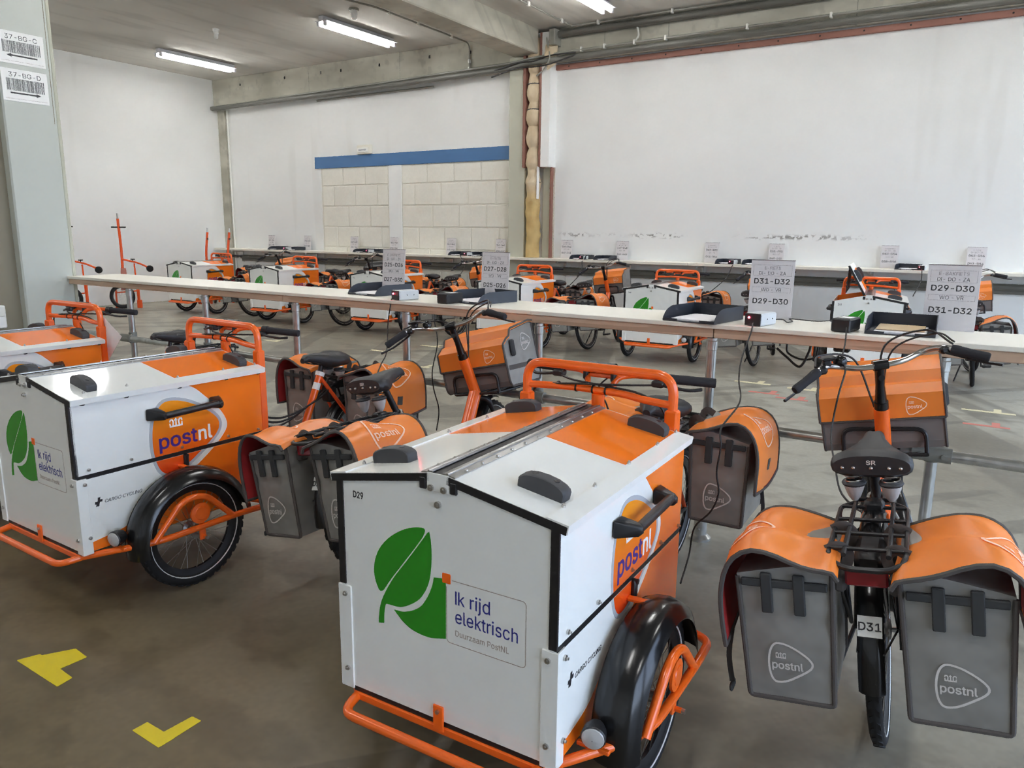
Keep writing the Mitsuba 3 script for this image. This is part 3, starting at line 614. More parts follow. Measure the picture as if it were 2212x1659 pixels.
# ------------------------------------------------------------------ cargo bike (front faces +x; y to the rider's left)
w_, z0_, zg_, ze_, zr_, ov_, LL = .344, .266, .578, .895, .961, .022, .905
SL = (zr_ - ze_) / .366
def make_cargo():
    M = Model(); t = .006
    # front panel with its gabled top
    fp = Polygon([(-w_ + .004, z0_), (w_ - .004, z0_), (w_ - .004, ze_ - .014), (.06, zr_ - .014), (-.06, zr_ - .014), (-w_ + .004, ze_ - .014)])
    M.add('front_panel', prism(fp, [-.008, 0, 0], [0, 1, 0], [0, 0, 1], .008), 'm_white_panel', False)
    bp = Polygon([(-w_ + .004, z0_), (w_ - .004, z0_), (w_ - .004, ze_ - .014), (.0, zr_ - .014), (-w_ + .004, ze_ - .014)])
    M.add('back_panel', prism(bp, [-.89, 0, 0], [0, 1, 0], [0, 0, 1], .008), 'm_orange_panel', False)
    M.add('floor_panel', slab(-.885, -.004, -w_ + .006, w_ - .006, z0_ - .004, z0_ + .008), 'm_black', False, 1)
    for s in (1, -1):
        side = M.key('side_panel')
        y = s * w_; X = [-s, 0, 0]; Y = [0, 0, 1]; o = [0 if s > 0 else -.0, y - s * .006, 0]
        # panels in (s', z): s' runs along X, so s' = -u for s>0 and s' = u for s<0
        fx = (lambda g: g) if s > 0 else (lambda g: affinity.translate(affinity.scale(g, -1, 1, origin=(0, 0)), 0, 0))
        wellp = Point(.425, .233).buffer(.262)
        low = sbox(.004, z0_, .885, zg_ - .009)
        M.add('lower', prism(fx(low), o, X, Y, .006), 'm_white_panel', False, parent=side)
        M.add('flap', prism(fx(sbox(.004, zg_ + .009, .885, ze_ - .018)), o, X, Y, .006), 'm_white_panel', False, parent=side)
        curve = [(.45, .90), (.531, .861), (.578, .821), (.655, .742), (.692, .667), (.666, .615), (.587, .547), (.481, .480), (.40, .44), (.30, .40), (.188, .330), (.045, .305), (.0, .296)]
        cs = spline([(a, b, 0) for a, b in curve], 6)[:, :2]
        org = Polygon(list(cs) + [(.0, .2), (1.0, .2), (1.0, 1.0), (.45, 1.0)])
        oo = [0, y, 0]
        for nm, reg in (('flap', sbox(.006, zg_ + .0095, .8845, ze_ - .0185)), ('lower', low.buffer(-.0005))):
            M.add('orange_print', prism(fx(org.buffer(0).intersection(reg)), oo, X, Y, .0006), 'm_orange_panel', False, 0, 'orange printed area', parent=side)
        # emblem; the text keeps reading the right way on both sides
        cx = .488; place_ = (lambda g: g) if s > 0 else (lambda g: affinity.translate(g, -2 * cx, 0))
        keep = unary_union([sbox(-2, zg_ + .0095, 2, 1.0), sbox(-2, 0, 2, zg_ - .0095)])
        for nm, g, mt, d in (('emblem_edge', EMBP.buffer(.014), 'm_outline_grey', .0010), ('emblem', EMBP, None, .0014)):
            g = place_(g).intersection(keep)
            q = prism(g, oo, X, Y, d)
            if mt is None:
                zz = np.clip((q.vertices[:, 2] - .5) / .32, 0, 1)[:, None]; c0, c1 = A3(lin((226, 58, 22))), A3(lin((240, 148, 26)))
                M.add(nm, q, 'm_emblem', False, parent=side, color=c0 * (1 - zz) + c1 * zz)
            else: M.add(nm, q, mt, False, parent=side)
        bx = .352 if s > 0 else .352 - 2 * cx
        q = text_fit('post', .182, .062, True, .0019); q.apply_translation([bx, .617, 0]); M.add('lettering', onto(q, oo, X, Y), 'm_purple', False, 0, 'purple lettering reading post', parent=side)
        q = text_fit('nl', .070, .062, True, .0019); q.apply_translation([bx + .188, .617, 0]); M.add('lettering', onto(q, oo, X, Y), 'm_white', False, 0, 'white lettering reading nl', parent=side)
        q = flat_mesh(affinity.translate(crown(.062), bx + .085, .702), .0019); M.add('crown_mark', onto(q, oo, X, Y), 'm_white', False, 1, parent=side)
        lx = .100 if s > 0 else -.258
        q = text_fit('CARGO CYCLING', .158, .014, False, .0008, .25); q.apply_translation([lx, .453, 0]); M.add('maker_lettering', onto(q, oo, X, Y), 'm_ink', False, 1, parent=side)
        g = unary_union([Polygon([(0, 0), (.012, 0), (.016, .016), (.026, .016), (.028, .026), (.018, .026), (.02, .036), (.010, .036), (.008, .020), (-.002, .020), (-.004, .010), (.002, .010)])])
        M.add('maker_mark', onto(flat_mesh(affinity.translate(g, lx - .035, .446), .0008), oo, X, Y), 'm_ink', False, 1, parent=side)
        # black gap bar, latch, bolts
        M.add('gap_bar', slab(-.885, -.004, min(y, y - s * .004), max(y, y - s * .004), zg_ - .009, zg_ + .009), 'm_black', False, parent=side)
        M.add('latch', cat(rbox([-.468, y + s * .008, zg_ - .035], [.022, .016, .055], .005), cyl([-.468, y, zg_ - .012], [-.468, y + s * .02, zg_ - .012], .008, 8)), 'm_black', 40, 0, parent=side)
        bz = [(-.05, .606), (-.225, .606), (-.456, .604), (-.692, .602), (-.86, .60)]
        for (u, z) in bz: M.add('bolt', cat(cyl([u, y, z], [u, y + s * .006, z], .0065, 8), cyl([u, y, z], [u, y + s * .012, z], .0035, 6)), 'm_steel', 40, 1, parent=side)
        for u in (-.05, -.227, -.465, -.70, -.877): M.add('catch', rbox([u, y + s * .004, ze_ - .022], [.016, .012, .010], .002), 'm_black', False, 1, parent=side)
        # handle bar across the flap
        hy = y + s * .052
        M.add('handle', tube([[-.36, hy, .772], [-.615, hy, .780]], .0145, 12), 'm_black', 40, parent=side)
        for u, d in ((-.33, -1), (-.632, 1)):
            M.add('handle_foot', hull(np.vstack([rbox([u, y + s * .006, .778], [.055, .012, .05], .006).vertices, rbox([u - d * .0 + (-.02 if d < 0 else .008), hy, .775], [.03, .036, .036], .010).vertices])), 'm_black', 40, 0, parent=side)
        # white corner bracket and black edge post
        M.add('edge_post', cat(slab(-.010, .0035, s * w_ - (.022 if s > 0 else 0), s * w_ + (.022 if s < 0 else 0) + s * .0, zg_, ze_ - .012), ), 'm_black', False)
        M.add('corner_bracket', cat(slab(-.001, .005, min(s * .304, s * .350), max(s * .304, s * .350), z0_ - .008, zg_ - .004, .001), slab(-.036, .005, min(s * .344, s * .350), max(s * .344, s * .350), z0_ - .008, zg_ - .004, .001)), 'm_white_panel', False)
        for z in (.55, .32): M.add('bolt', cat(cyl([.003, s * .322, z], [.010, s * .322, z], .0075, 8), cyl([.003, s * .322, z], [.015, s * .322, z], .004, 6)), 'm_steel', 40, 1)
        for z in (.551, .327): M.add('bolt', cat(cyl([-.026, s * .348, z], [-.026, s * .356, z], .0075, 8), cyl([-.026, s * .348, z], [-.026, s * .362, z], .004, 6)), 'm_steel', 40, 1)
        # lid half: sloping sheet, white rim, bumpers, hinge strip
        lid = M.key('lid')
        n = A3([0, s * SL, 1]) / math.hypot(SL, 1); down = A3([0, s, -SL]) / math.hypot(SL, 1)
        def lp(u, v, h=0.0): return A3([u, s * v, zr_ - SL * v]) + n * h
        def sheet(u0, u1, v0, v1, h0, h1): return hull([lp(u, v, h) for u in (u0, u1) for v in (v0, v1) for h in (h0, h1)])
        M.add('sheet', sheet(.002, -LL, .030, w_ + ov_, -.010, 0), 'm_white_panel', False, parent=lid)
        M.add('edge_trim', sheet(.004, .0021, .03, w_ + ov_ - .002, -.022, -.0015), 'm_black', False, parent=lid)
        op = Polygon([(.47, .03), (.474, .308), (.9, .308), (.9, .03)])
        M.add('orange_print', hull([lp(-a, b, h) for a, b in op.exterior.coords for h in (.0, .0006)]), 'm_orange_panel', False, 0, 'orange printed area', parent=lid)
        M.add('rim', cat(sheet(.003, -LL, .309, w_ + ov_ + .001, 0, .0035), sheet(.003, -LL, w_ + ov_ - .004, w_ + ov_ + .001, -.020, .0035)), 'm_white_panel', False, parent=lid)
        for u in (-.076, -.252, -.482, -.711, -.886): M.add('bolt', cat(cyl(lp(u, .312, .003), lp(u, .312, .009), .0055, 8), cyl(lp(u, .312, .003), lp(u, .312, .014), .003, 6)), 'm_steel', 40, 1, parent=lid)
        M.add('hinge_strip', cat(sheet(.002, -LL, .016, .052, .001, .0035), tube([lp(.002, .028, .003), lp(-LL, .028, .003)], .004, 6)), 'm_alu', 40, 0, 'metal hinge strip', parent=lid)
        for u in np.arange(-.06, -.88, -.075): M.add('hinge_rivet', ball(lp(u, .043, .003), .0052, 1), 'm_steel', 40, 1, parent=lid)
        for u in (-.118, -.832):
            side_prof = Polygon([(-.066, 0), (-.067, .020), (-.063, .028), (-.052, .035), (-.03, .041), (0, .043), (.03, .041), (.052, .035), (.063, .028), (.067, .020), (.066, 0)])
            q = hull(np.vstack([prism(affinity.scale(side_prof, kx, kx, origin=(0, 0)), A3(lp(u, .235)) + A3([ux, 0, 0]), down, n, .001).vertices for kx, ux in ((.94, -.021), (1.0, -.016), (1.0, .016), (.94, .021))]))
            M.add('bumper', q, 'm_bumper', 35, parent=lid)
            q = lp(u, .235)
            M.add('bumper_hole', cat(*[lathe([(.001, .0445), (.008, .0445), (.008, .036)], q + down * d * .030 - n * .003, n, 10) for d in (-1, 1)]), 'm_black', 40, 1, parent=lid)
        M.add('trim_end', rbox(lp(.001, .052, -.026), [.009, .022, .032], .003), 'm_black', False, 0)
    M.add('ridge_plate', slab(-LL, .001, -.034, .034, zr_ - .012, zr_ - .004), 'm_black', False)
    M.add('ridge_plate', slab(.0, .004, -.034, .034, zr_ - .052, zr_ - .004, .001), 'm_white_panel', False, 0, 'white tab under the ridge')
    for v, z in ((-.02, .918), (.02, .918), (0, .876)): M.add('bolt', cat(cyl([.0, v, z], [.008, v, z], .009, 10), cyl([0, v, z], [.014, v, z], .005, 6)), 'm_steel', 40, 0)
    # green leaf, square and framed slogan
    o, X, Y = [.0002, 0, 0], [0, 1, 0], [0, 0, 1]
    half1 = Polygon(chaikin([(-.043, .806), (-.103, .792), (-.165, .752), (-.205, .705), (-.221, .655), (-.217, .615), (-.197, .578), (-.166, .625), (-.125, .679), (-.077, .741), (-.045, .785)], 2))
    half2 = Polygon(list(spline([(-.030, .796, 0), (-.025, .767, 0), (-.024, .718, 0), (-.032, .66, 0), (-.054, .614, 0), (-.084, .584, 0), (-.128, .560, 0), (-.170, .556, 0), (-.181, .552, 0), (-.187, .524, 0), (-.188, .496, 0)], 6)[:, :2]) + [(-.207, .491)] + list(spline([(-.207, .505, 0), (-.200, .545, 0), (-.183, .586, 0), (-.150, .640, 0), (-.110, .692, 0), (-.065, .752, 0), (-.036, .792, 0)], 6)[:, :2]))
    leaf2 = Polygon([(-.017, .674), (.008, .678), (.021, .671), (.020, .512)] + list(spline([(.006, .508, 0), (-.035, .499, 0), (-.085, .503, 0), (-.120, .518, 0), (-.152, .545, 0)], 5)[:, :2]) + list(spline([(-.152, .545, 0), (-.111, .551, 0), (-.067, .575, 0), (-.042, .607, 0), (-.024, .645, 0), (-.017, .674, 0)], 5)[:, :2]))
    for g in (half1, half2.buffer(0), leaf2.buffer(0)): M.add('leaf_print', prism(g, o, X, Y, .0006), 'm_green', False, 0, 'green leaf print')
    M.add('square_print', prism(sbox(.010, .668, .036, .695).buffer(-.003).buffer(.003), o, X, Y, .0010), 'm_orange', False, 0, 'small orange square')
    fr = sbox(.022, .504, .259, .681).buffer(-.012).buffer(.012)
    M.add('slogan_frame', prism(fr.difference(fr.buffer(-.0018)).difference(sbox(.0, .66, .04, .70)), o, X, Y, .0006), 'm_taupe', False, 1)
    for s_, wd, hh, zz, mt in (('Ik rijd', .105, .036, .617, 'm_navy'), ('elektrisch', .186, .036, .566, 'm_navy'), ('Duurzaam PostNL', .161, .016, .529, 'm_taupe')):
        q = text_fit(s_, wd, hh, False, .0006); q.apply_translation([.050, zz, 0]); M.add('slogan', onto(q, o, X, Y), mt, False, 1)
    # tubular front bumper
    M.add('base_rail', cat(slab(-.02, -.004, -.31, .31, z0_ - .022, z0_ - .002), ), 'm_black', False)
    M.add('front_bumper', tube(fillet([[-.02, -.300, .236], [.068, -.290, .226], [.068, .272, .226], [-.02, .300, .238]], .05, 6), .0135, 12), 'm_orange', 40)
    M.add('front_bumper', cat(slab(-.014, .002, -.30, .30, z0_ - .042, z0_ - .018, .003), rbox([.004, -.004, z0_ + .008], [.006, .034, .075], .002)), 'm_orange', False)
    M.add('bolt', cyl([.006, -.004, .295], [.013, -.004, .295], .006, 8), 'm_steel', 40, 1)
    W = wheel_meshes(.25, .026)
    for s in (1, -1):
        M.add('wheel_guard', cat(tube(fillet([[-.01, s * .300, .238], [-.07, s * .362, .252], [-.22, s * .500, .278], [-.62, s * .510, .285], [-.76, s * .500, .272], [-.80, s * .44, .27], [-.78, s * .35, .27]], [0, .04, .12, .1, .06, .05, 0], 6), .0135, 12),
                                      tube(fillet([[-.205, s * .500, .278], [-.335, s * .508, .425], [-.44, s * .508, .425], [-.575, s * .508, .288]], .05, 5), .0135, 12)), 'm_orange', 40)
        M.add('disc_cover', lathe([(.001, -.004), (.046, -.004), (.046, .004), (.03, .006), (.028, .009), (.001, .009)], [-.418, s * .505, .345], [0, s, 0], 24), 'm_orange', 40)
        M.add('axle_mount', cat(rbox([-.425, s * .50, .258], [.03, .010, .075], .003), cyl([-.425, s * .49, .236], [-.425, s * .525, .236], .008, 10)), 'm_orange', False, 0)
        M.add('axle_nut', cyl([-.425, s * .508, .236], [-.425, s * .535, .236], .0075, 8), 'm_steel', 40, 1)
        add_wheel(M, 'wheel', [-.425, s * .432, .25], W)
        M.add('fender', fender([-.425, s * .425, .245], .278, .070, math.radians(-8), math.radians(172), dip=.55), 'm_black_gloss', 50)
        M.add('fender_clip', rbox([-.44, s * .382, .524], [.022, .075, .012], .003), 'm_orange', False, 0)
        M.add('brake', cat(rbox([-.20, s * .375, .262], [.03, .02, .04], .005), rbox([-.22, s * .385, .238], [.05, .018, .02], .005)), 'm_steel', 40, 1)
    # headlamp inside the guard corner
    for s in (1,):
        M.add('headlamp', lathe([(.001, -.035), (.022, -.033), (.030, -.015), (.033, .012), (.030, .016)], [-.105, s * .400, .312], [1, .25, -.05], 20), 'm_black', 40)
        M.add('headlamp_lens', lathe([(.031, .012), (.028, .019), (.016, .024), (.001, .025)], [-.105, s * .400, .312], [1, .25, -.05], 20), 'm_lens', 40, 0, 'clear lens')
        M.add('headlamp_bracket', rbox([-.115, s * .395, .268], [.014, .09, .012], .002), 'm_orange', False, 1)
    # rear hoop, cross bar and steering
    M.add('hoop', tube(fillet([[-.938, -.281, .94], [-.938, -.281, 1.085], [-.938, .281, 1.085], [-.938, .281, .94]], .075, 8), .0165, 14), 'm_orange', 40)
    for s in (1, -1): M.add('hoop_sleeve', cat(rbox([-.938, s * .281, .72], [.044, .044, .50], .006)), 'm_orange', False)
    M.add('cross_bar', tube(fillet([[-.938, -.281, .998], [-.955, -.10, 1.004], [-.955, .10, 1.000], [-.94, .17, .992], [-.938, .281, .985]], .05, 4), .013, 12), 'm_orange', 40)
    for u in (-.16, -.085, -.02, .03): M.add('cable_tie', lathe([(.0132, -.003), (.0155, -.003), (.0155, .003), (.0132, .003)], [-.955, u, 1.003], [0, 1, 0], 14, True), 'm_cable', 40, 1)
    hs = A3([-1.03, 0, 1.045])
    M.add('handlebar', cat(*[tube(fillet([[-.955, s * .045, 1.0], [-.985, s * .055, 1.05], [-1.02, s * .10, 1.058], [-1.07, s * .24, 1.05]], .03, 4), .011, 10) for s in (1, -1)], tube([[-1.0, -.06, 1.05], [-1.0, .06, 1.05]], .011, 8)), 'm_orange', 40)
    for s in (1, -1):
        a, b = A3([-1.05, s * .215, 1.052]), A3([-1.115, s * .37, 1.042])
        M.add('grip', tube([a, b], .017, 14), 'm_grip', 40)
        M.add('lever_clamp', cat(cyl(A3([-1.042, s * .19, 1.053]), A3([-1.052, s * .217, 1.052]), .021, 12), rbox([-1.03, s * .195, 1.035], [.04, .045, .024], .006)), 'm_black', 40, 0)
        M.add('brake_lever', tube(spline([[-1.025, s * .19, 1.036], [-1.02, s * .235, 1.030], [-1.045, s * .30, 1.020], [-1.075, s * .335, 1.022]], 5), [.007, .006, .0055, .006], 8), 'm_black', 40, 0)
    M.add('display', cat(rbox([-1.0, -.01, 1.078], [.05, .115, .03], .008), rbox([-.985, -.062, 1.055], [.03, .02, .05], .006), rbox([-.985, .045, 1.055], [.03, .02, .05], .006)), 'm_black', 40)
    M.add('cable', cat(tube(spline([[-1.03, -.20, 1.03], [-.96, -.1, 1.028], [-.95, .05, 1.020], [-.945, .16, 1.01], [-.96, .23, .97], [-.96, .26, .9]]), .004, 6), tube(spline([[-1.03, .20, 1.03], [-.95, .05, 1.028], [-.94, -.12, 1.016], [-.955, -.25, .99], [-.96, -.27, .9]]), .004, 6), tube(spline([[-1.02, .02, 1.05], [-.955, .0, 1.01], [-.965, .03, .95], [-.99, .05, .85]]), .003, 6)), 'm_cable', 40)
    # rear half
    M.add('frame', cat(tube([[-.93, 0, .33], [-1.38, 0, .30]], .03, 12), tube(fillet([[-.955, 0, .99], [-.97, 0, .60], [-1.05, 0, .34]], .1, 4), .024, 12), tube([[-.90, -.281, .30], [-.90, .281, .30]], .02, 10)), 'm_orange', 40)
    M.add('chassis', cat(slab(-.96, -.88, -.30, .30, .26, .30, .004), slab(-.88, -.10, -.06, .06, .215, .255, .006), rbox([-.44, 0, .2], [.10, .12, .09], .01)), 'm_orange_dark', False)
    M.add('seat_tube', tube([[-1.38, 0, .30], [-1.575, 0, .725]], .021, 12), 'm_orange', 40)
    M.add('seat_tube_label', tube([[-1.535, 0, .638], [-1.552, 0, .675]], .0215, 12), 'm_white', 40, 1, 'white sticker')
    M.add('seat_post', tube([[-1.572, 0, .72], [-1.59, 0, .79]], .014, 12), 'm_black', 40)
    M.add('seat_clamp', lathe([(.018, -.012), (.027, -.012), (.027, .012), (.018, .012)], [-1.574, 0, .725], [-.42, 0, .9], 14, True), 'm_white', 40, 1)
    add_saddle(M, [-1.71, 0, .845])
    W2 = wheel_meshes(.28, .024); ax = A3([-1.87, 0, .28])
    add_wheel(M, 'rear_wheel', ax, W2)
    M.add('rear_fender', fender(ax, .303, .032, math.radians(15), math.radians(170)), 'm_black_gloss', 50)
    M.add('seat_stay', cat(*[tube([[-1.565, s * .02, .70], [-1.70, s * .055, .50], ax + [0, s * .055, 0]], .011, 8) for s in (1, -1)]), 'm_orange_dark', 40)
    M.add('chain_stay', cat(*[tube([[-1.40, s * .03, .29], ax + [.0, s * .06, 0]], .011, 8) for s in (1, -1)]), 'm_black', 40)
    add_rack(M, -1.66, -2.08, .70, ax)
    M.add('battery', cat(rbox([-1.80, 0, .655], [.30, .08, .06], .015), rbox([-1.64, 0, .60], [.07, .07, .10], .012)), 'm_black', 40)
    M.add('cable_bundle', cat(*[tube(spline([[-1.0, .02 * k, .62], [-1.25, .03 * k, .50 + .03 * k], [-1.5, .035 * k, .56 + .02 * k], [-1.66, .03 * k, .66]]), .006, 6) for k in (-1, 0, 1)]), 'm_cable', 40)
    M.add('crank', cat(cyl([-1.38, -.07, .29], [-1.38, .07, .29], .025, 12), tube([[-1.38, .085, .29], [-1.25, .085, .20]], .010, 8), tube([[-1.38, -.085, .29], [-1.51, -.085, .38]], .010, 8), rbox([-1.25, .13, .20], [.08, .08, .02], .006), rbox([-1.51, -.13, .38], [.08, .08, .02], .006)), 'm_black', 40, 0)
    M.add('chain_guard', hull([[-1.31, -.05, .36], [-1.31, -.05, .22], [-1.87, -.05, .32], [-1.87, -.05, .24], [-1.31, -.065, .36], [-1.31, -.065, .22], [-1.87, -.065, .32], [-1.87, -.065, .24]]), 'm_black', False, 1)
    return M
def add_rack(M, u0, u1, z, ax):
    """tube carrier behind the saddle, u0 front, u1 rear"""
    d = 1 if u1 > u0 else -1
    q = [tube(fillet([[u0, s * .055, z], [u1, s * .055, z]], .02), .007, 8) for s in (1, -1)]
    q.append(tube(fillet([[u0, .055, z], [u0 - d * .01, .0, z], [u0, -.055, z]], .02), .007, 8))
    q.append(tube(fillet([[u1, .085, z - .02], [u1 + d * .035, .05, z - .025], [u1 + d * .035, -.05, z - .025], [u1, -.085, z - .02]], .03), .008, 8))
    for k in np.linspace(.15, .9, 4): q.append(tube([[u0 + (u1 - u0) * k, -.09, z], [u0 + (u1 - u0) * k, .09, z]], .006, 8))
    for s in (1, -1):
        q.append(tube(fillet([[u0 + d * .03, s * .05, z + .002], [u0 + d * .06, s * .095, z - .005], [u1 - d * .02, s * .095, z - .005], [u1, s * .085, z - .02]], .03), .007, 8))
        for k in (.25, .62, .95): q.append(tube([[u0 + (u1 - u0) * k, s * .095, z - .006], [ax[0] + d * .02, s * .075, ax[2] + .02]], .006, 8))
    M.add('rack', cat(*q), 'm_black', 40)

# ------------------------------------------------------------------ e-bike (rear axle above the origin; rides towards +x)
def make_ebike():
    M = Model(); R = .345; ax = A3([0, 0, R]); W = wheel_meshes(R, .022, 32)
    head_t, head_b = A3([.742, 0, .90]), A3([.803, 0, .70]); dax = (head_t - head_b) / np.linalg.norm(head_t - head_b)
    steer = trimesh.transformations.rotation_matrix(math.radians(19), dax, head_t)
    S = lambda m: (lambda q: (q.apply_transform(steer), q)[1])(m.copy())
    add_wheel(M, 'rear_wheel', ax, W)
    fx = A3([.98, 0, .32]); add_wheel(M, 'front_wheel', fx, wheel_meshes(.32, .022, 32), steer)
    M.add('rear_fender', fender(ax, R + .022, .034, math.radians(25), math.radians(183)), 'm_black_gloss', 50)
    M.add('front_fender', S(fender(fx, .342, .032, math.radians(74), math.radians(185))), 'm_black_gloss', 50)
    M.add('fender_stay', cat(*[tube([ax + [0, s * .055, 0], ax + [(R + .02) * math.cos(a), s * .033, (R + .02) * math.sin(a)]], .003, 6) for s in (1, -1) for a in (math.radians(165), math.radians(120))]), 'm_black', 40, 0)
    M.add('number_plate', onto(rbox([0, 0, .001], [.062, .056, .002], .0005), ax + A3([-math.cos(math.radians(26)) * (R + .0315), 0, math.sin(math.radians(26)) * (R + .0315)]), [0, -1, 0], [math.sin(math.radians(26)), 0, math.cos(math.radians(26))]), 'm_white', False, 0, 'small white number plate')
    # frame
    bb = A3([.43, 0, .285])
    M.add('frame', cat(tube([head_t, head_b - dax * .012], .0285, 16), tube(fillet([head_b + A3([-.004, 0, .01]), [.66, 0, .50], [.545, 0, .345], bb], .12, 6), [.034, .036, .036, .034], 14, flat=(1, 1)),
                       tube([bb, [.195, 0, .70]], .0215, 14), tube(fillet([[.60, 0, .44], [.45, 0, .44], [.315, 0, .47]], .05), .017, 10)), 'm_orange', 45)
    M.add('frame', hull(np.vstack([ball([.195, 0, .69], .026, 1).vertices, ball([.13, .03, .655], .018, 1).vertices, ball([.13, -.03, .655], .018, 1).vertices, ball([.25, 0, .59], .022, 1).vertices])), 'm_orange', 60, 0, 'orange seat gusset')
    M.add('seat_stay', cat(*[tube(fillet([[.15, s * .03, .66], [.09, s * .052, .60], ax + [.0, s * .062, 0]], .04), .0095, 8) for s in (1, -1)]), 'm_black', 40)
    M.add('chain_stay', cat(*[tube([bb + [0, s * .035, 0], ax + [0, s * .062, 0]], .011, 8) for s in (1, -1)]), 'm_black', 40)
    M.add('motor', lathe([(.001, -.055), (.06, -.05), (.068, -.03), (.068, .03), (.06, .05), (.001, .055)], bb + [.01, 0, -.01], [0, 1, 0], 20), 'm_black', 40)
    M.add('chain_guard', hull([bb + [.09, -.06, .07], bb + [.09, -.06, -.07], [-.06, -.06, .38], [-.06, -.06, .31], bb + [.09, -.075, .07], bb + [.09, -.075, -.07], [-.06, -.075, .38], [-.06, -.075, .31]]), 'm_black', False, 0)
    M.add('crank', cat(tube([bb + [0, -.09, 0], bb + [-.12, -.095, -.12]], .010, 8), tube([bb + [0, .09, 0], bb + [.12, .095, .12]], .010, 8), rbox(bb + [-.12, -.145, -.12], [.085, .085, .022], .006), rbox(bb + [.12, .145, .12], [.085, .085, .022], .006)), 'm_black', 40)
    M.add('derailleur', cat(rbox([.01, -.085, .30], [.03, .025, .09], .008), rbox([.03, -.09, .235], [.04, .015, .05], .006)), 'm_red_lens', 40, 1, 'red bracket by the axle')
    M.add('kickstand', tube([[.36, .06, .28], [.22, .17, .012]], .008, 8), 'm_black', 40)
    M.add('seat_clamp', cat(lathe([(.02, -.012), (.029, -.012), (.029, .012), (.02, .012)], [.192, 0, .705], [-.48, 0, .88], 16, True), tube([[.165, .03, .70], [.165, -.04, .70], [.20, -.06, .64]], .006, 8)), 'm_chrome', 40)
    M.add('seat_post', tube([[.195, 0, .70], [.135, 0, .835]], .0155, 14), 'm_black', 40)
    add_saddle(M, [.0, 0, .91], math.radians(3))
    add_rack(M, .13, -.36, .72, ax)
    M.add('battery', cat(rbox([-.10, 0, .665], [.36, .075, .06], .015), rbox([.075, 0, .715], [.06, .06, .05], .01)), 'm_black', 40)
    M.add('tail_light', hull(np.vstack([rbox([-.372, 0, .665], [.012, .105, .05], .012).vertices, rbox([-.35, 0, .66], [.02, .085, .035], .008).vertices])), 'm_red_lens', 30, 0, 'red lens')
    M.add('lock', cat(lathe([(.055, -.008), (.068, -.008), (.068, .008), (.055, .008)], [.06, 0, .60], [.85, 0, -.5], 18, True)), 'm_black', 40, 1)
    # fork, stem, handlebar (steered)
    cr = head_b - dax * .02
    M.add('fork', S(cat(*[tube(fillet([cr, cr + [.012, s * .055, -.02], cr + [.03, s * .058, -.07], fx + [0, s * .058, 0]], .03), [.016, .016, .014, .010], 10) for s in (1, -1)])), 'm_black', 40)
    st = head_t + dax * .19
    M.add('stem', S(cat(tube([head_t, head_t + dax * .03], .026, 14), tube([head_t + dax * .02, head_t + dax * .10, st + [-.012, 0, .0]], [.022, .0165, .019], 12), cyl(st + [-.02, -.026, .0], st + [-.02, .026, .0], .02, 14), cyl(head_t + dax * .135 + [-.022, -.0, .0], head_t + dax * .135 + [-.03, 0, 0], .012, 10))), 'm_black_gloss', 40)
    c = st + A3([-.02, 0, 0])
    M.add('handlebar', S(tube(spline([c + A3([-.135, s1, z1]) if False else c + A3([x, y, z]) for x, y, z in ((-.10, .325, -.02), (-.065, .26, .012), (-.03, .205, .03), (.01, .15, .02), (.0, .07, 0), (0, -.07, 0), (.01, -.15, .02), (-.03, -.205, .03), (-.065, -.26, .012), (-.10, -.325, -.02))], 6), .0112, 12)), 'm_chrome', 40)
    for s in (1, -1):
        a, b = c + A3([-.052, s * .232, .022]), c + A3([-.105, s * .335, -.025])
        M.add('grip', S(tube([a, a + (b - a) * .12, a + (b - a) * .5, b - (b - a) * .06, b], [.017, .019, .0165, .018, .014], 14)), 'm_grip', 40)
        M.add('brake_lever', S(cat(rbox(c + A3([-.035, s * .215, .022]), [.04, .035, .03], .008), tube(spline([c + A3([-.02, s * .225, .008]), c + A3([-.02, s * .265, -.012]), c + A3([-.055, s * .325, -.042]), c + A3([-.10, s * .375, -.058])], 5), [.007, .006, .005, .006], 8))), 'm_black', 40)
    M.add('display', S(cat(rbox(c + A3([-.02, .185, .062]), [.07, .05, .014], .005), rbox(c + A3([-.02, .19, .045]), [.025, .03, .03], .006))), 'm_black', 40, 0)
    M.add('bell', S(lathe([(.024, -.012), (.026, .0), (.022, .014), (.012, .022), (.001, .024)], c + A3([.02, .135, .035]), [-.2, 0, 1], 16)), 'm_black_gloss', 50, 0)
    M.add('cable', S(cat(tube(spline([c + A3([-.05, -.24, .04]), c + A3([.08, -.20, .09]), c + A3([.13, -.06, .05]), head_t + A3([.05, -.02, .05]), head_t + A3([.03, -.01, -.05])]), .004, 6), tube(spline([c + A3([-.05, .24, .04]), c + A3([.10, .19, .06]), c + A3([.14, .06, .02]), head_t + A3([.05, .02, .04]), head_t + A3([.03, .01, -.06])]), .004, 6), tube(spline([c + A3([-.04, -.25, .045]), c + A3([.05, -.22, .075]), c + A3([.11, -.08, .03]), head_t + A3([.05, -.015, .02])]), .0035, 6))), 'm_cable', 40)
    # front carrier fixed to the head tube
    q = [tube(fillet([[.815, -.15, .70], [.815, -.15, .80], [.815, .15, .80], [.815, .15, .70]], .04), .0085, 8), tube(fillet([[.80, -.15, .70], [1.10, -.15, .70], [1.10, .15, .70], [.80, .15, .70], [.80, -.15, .70]], .03), .008, 8)]
    for y in (-.05, .05): q.append(tube([[.80, y, .70], [1.10, y, .70]], .007, 8))
    q.append(tube([[.82, 0, .69], [.80, 0, .66]], .015, 8))
    M.add('front_carrier', cat(*q), 'm_black', 40)
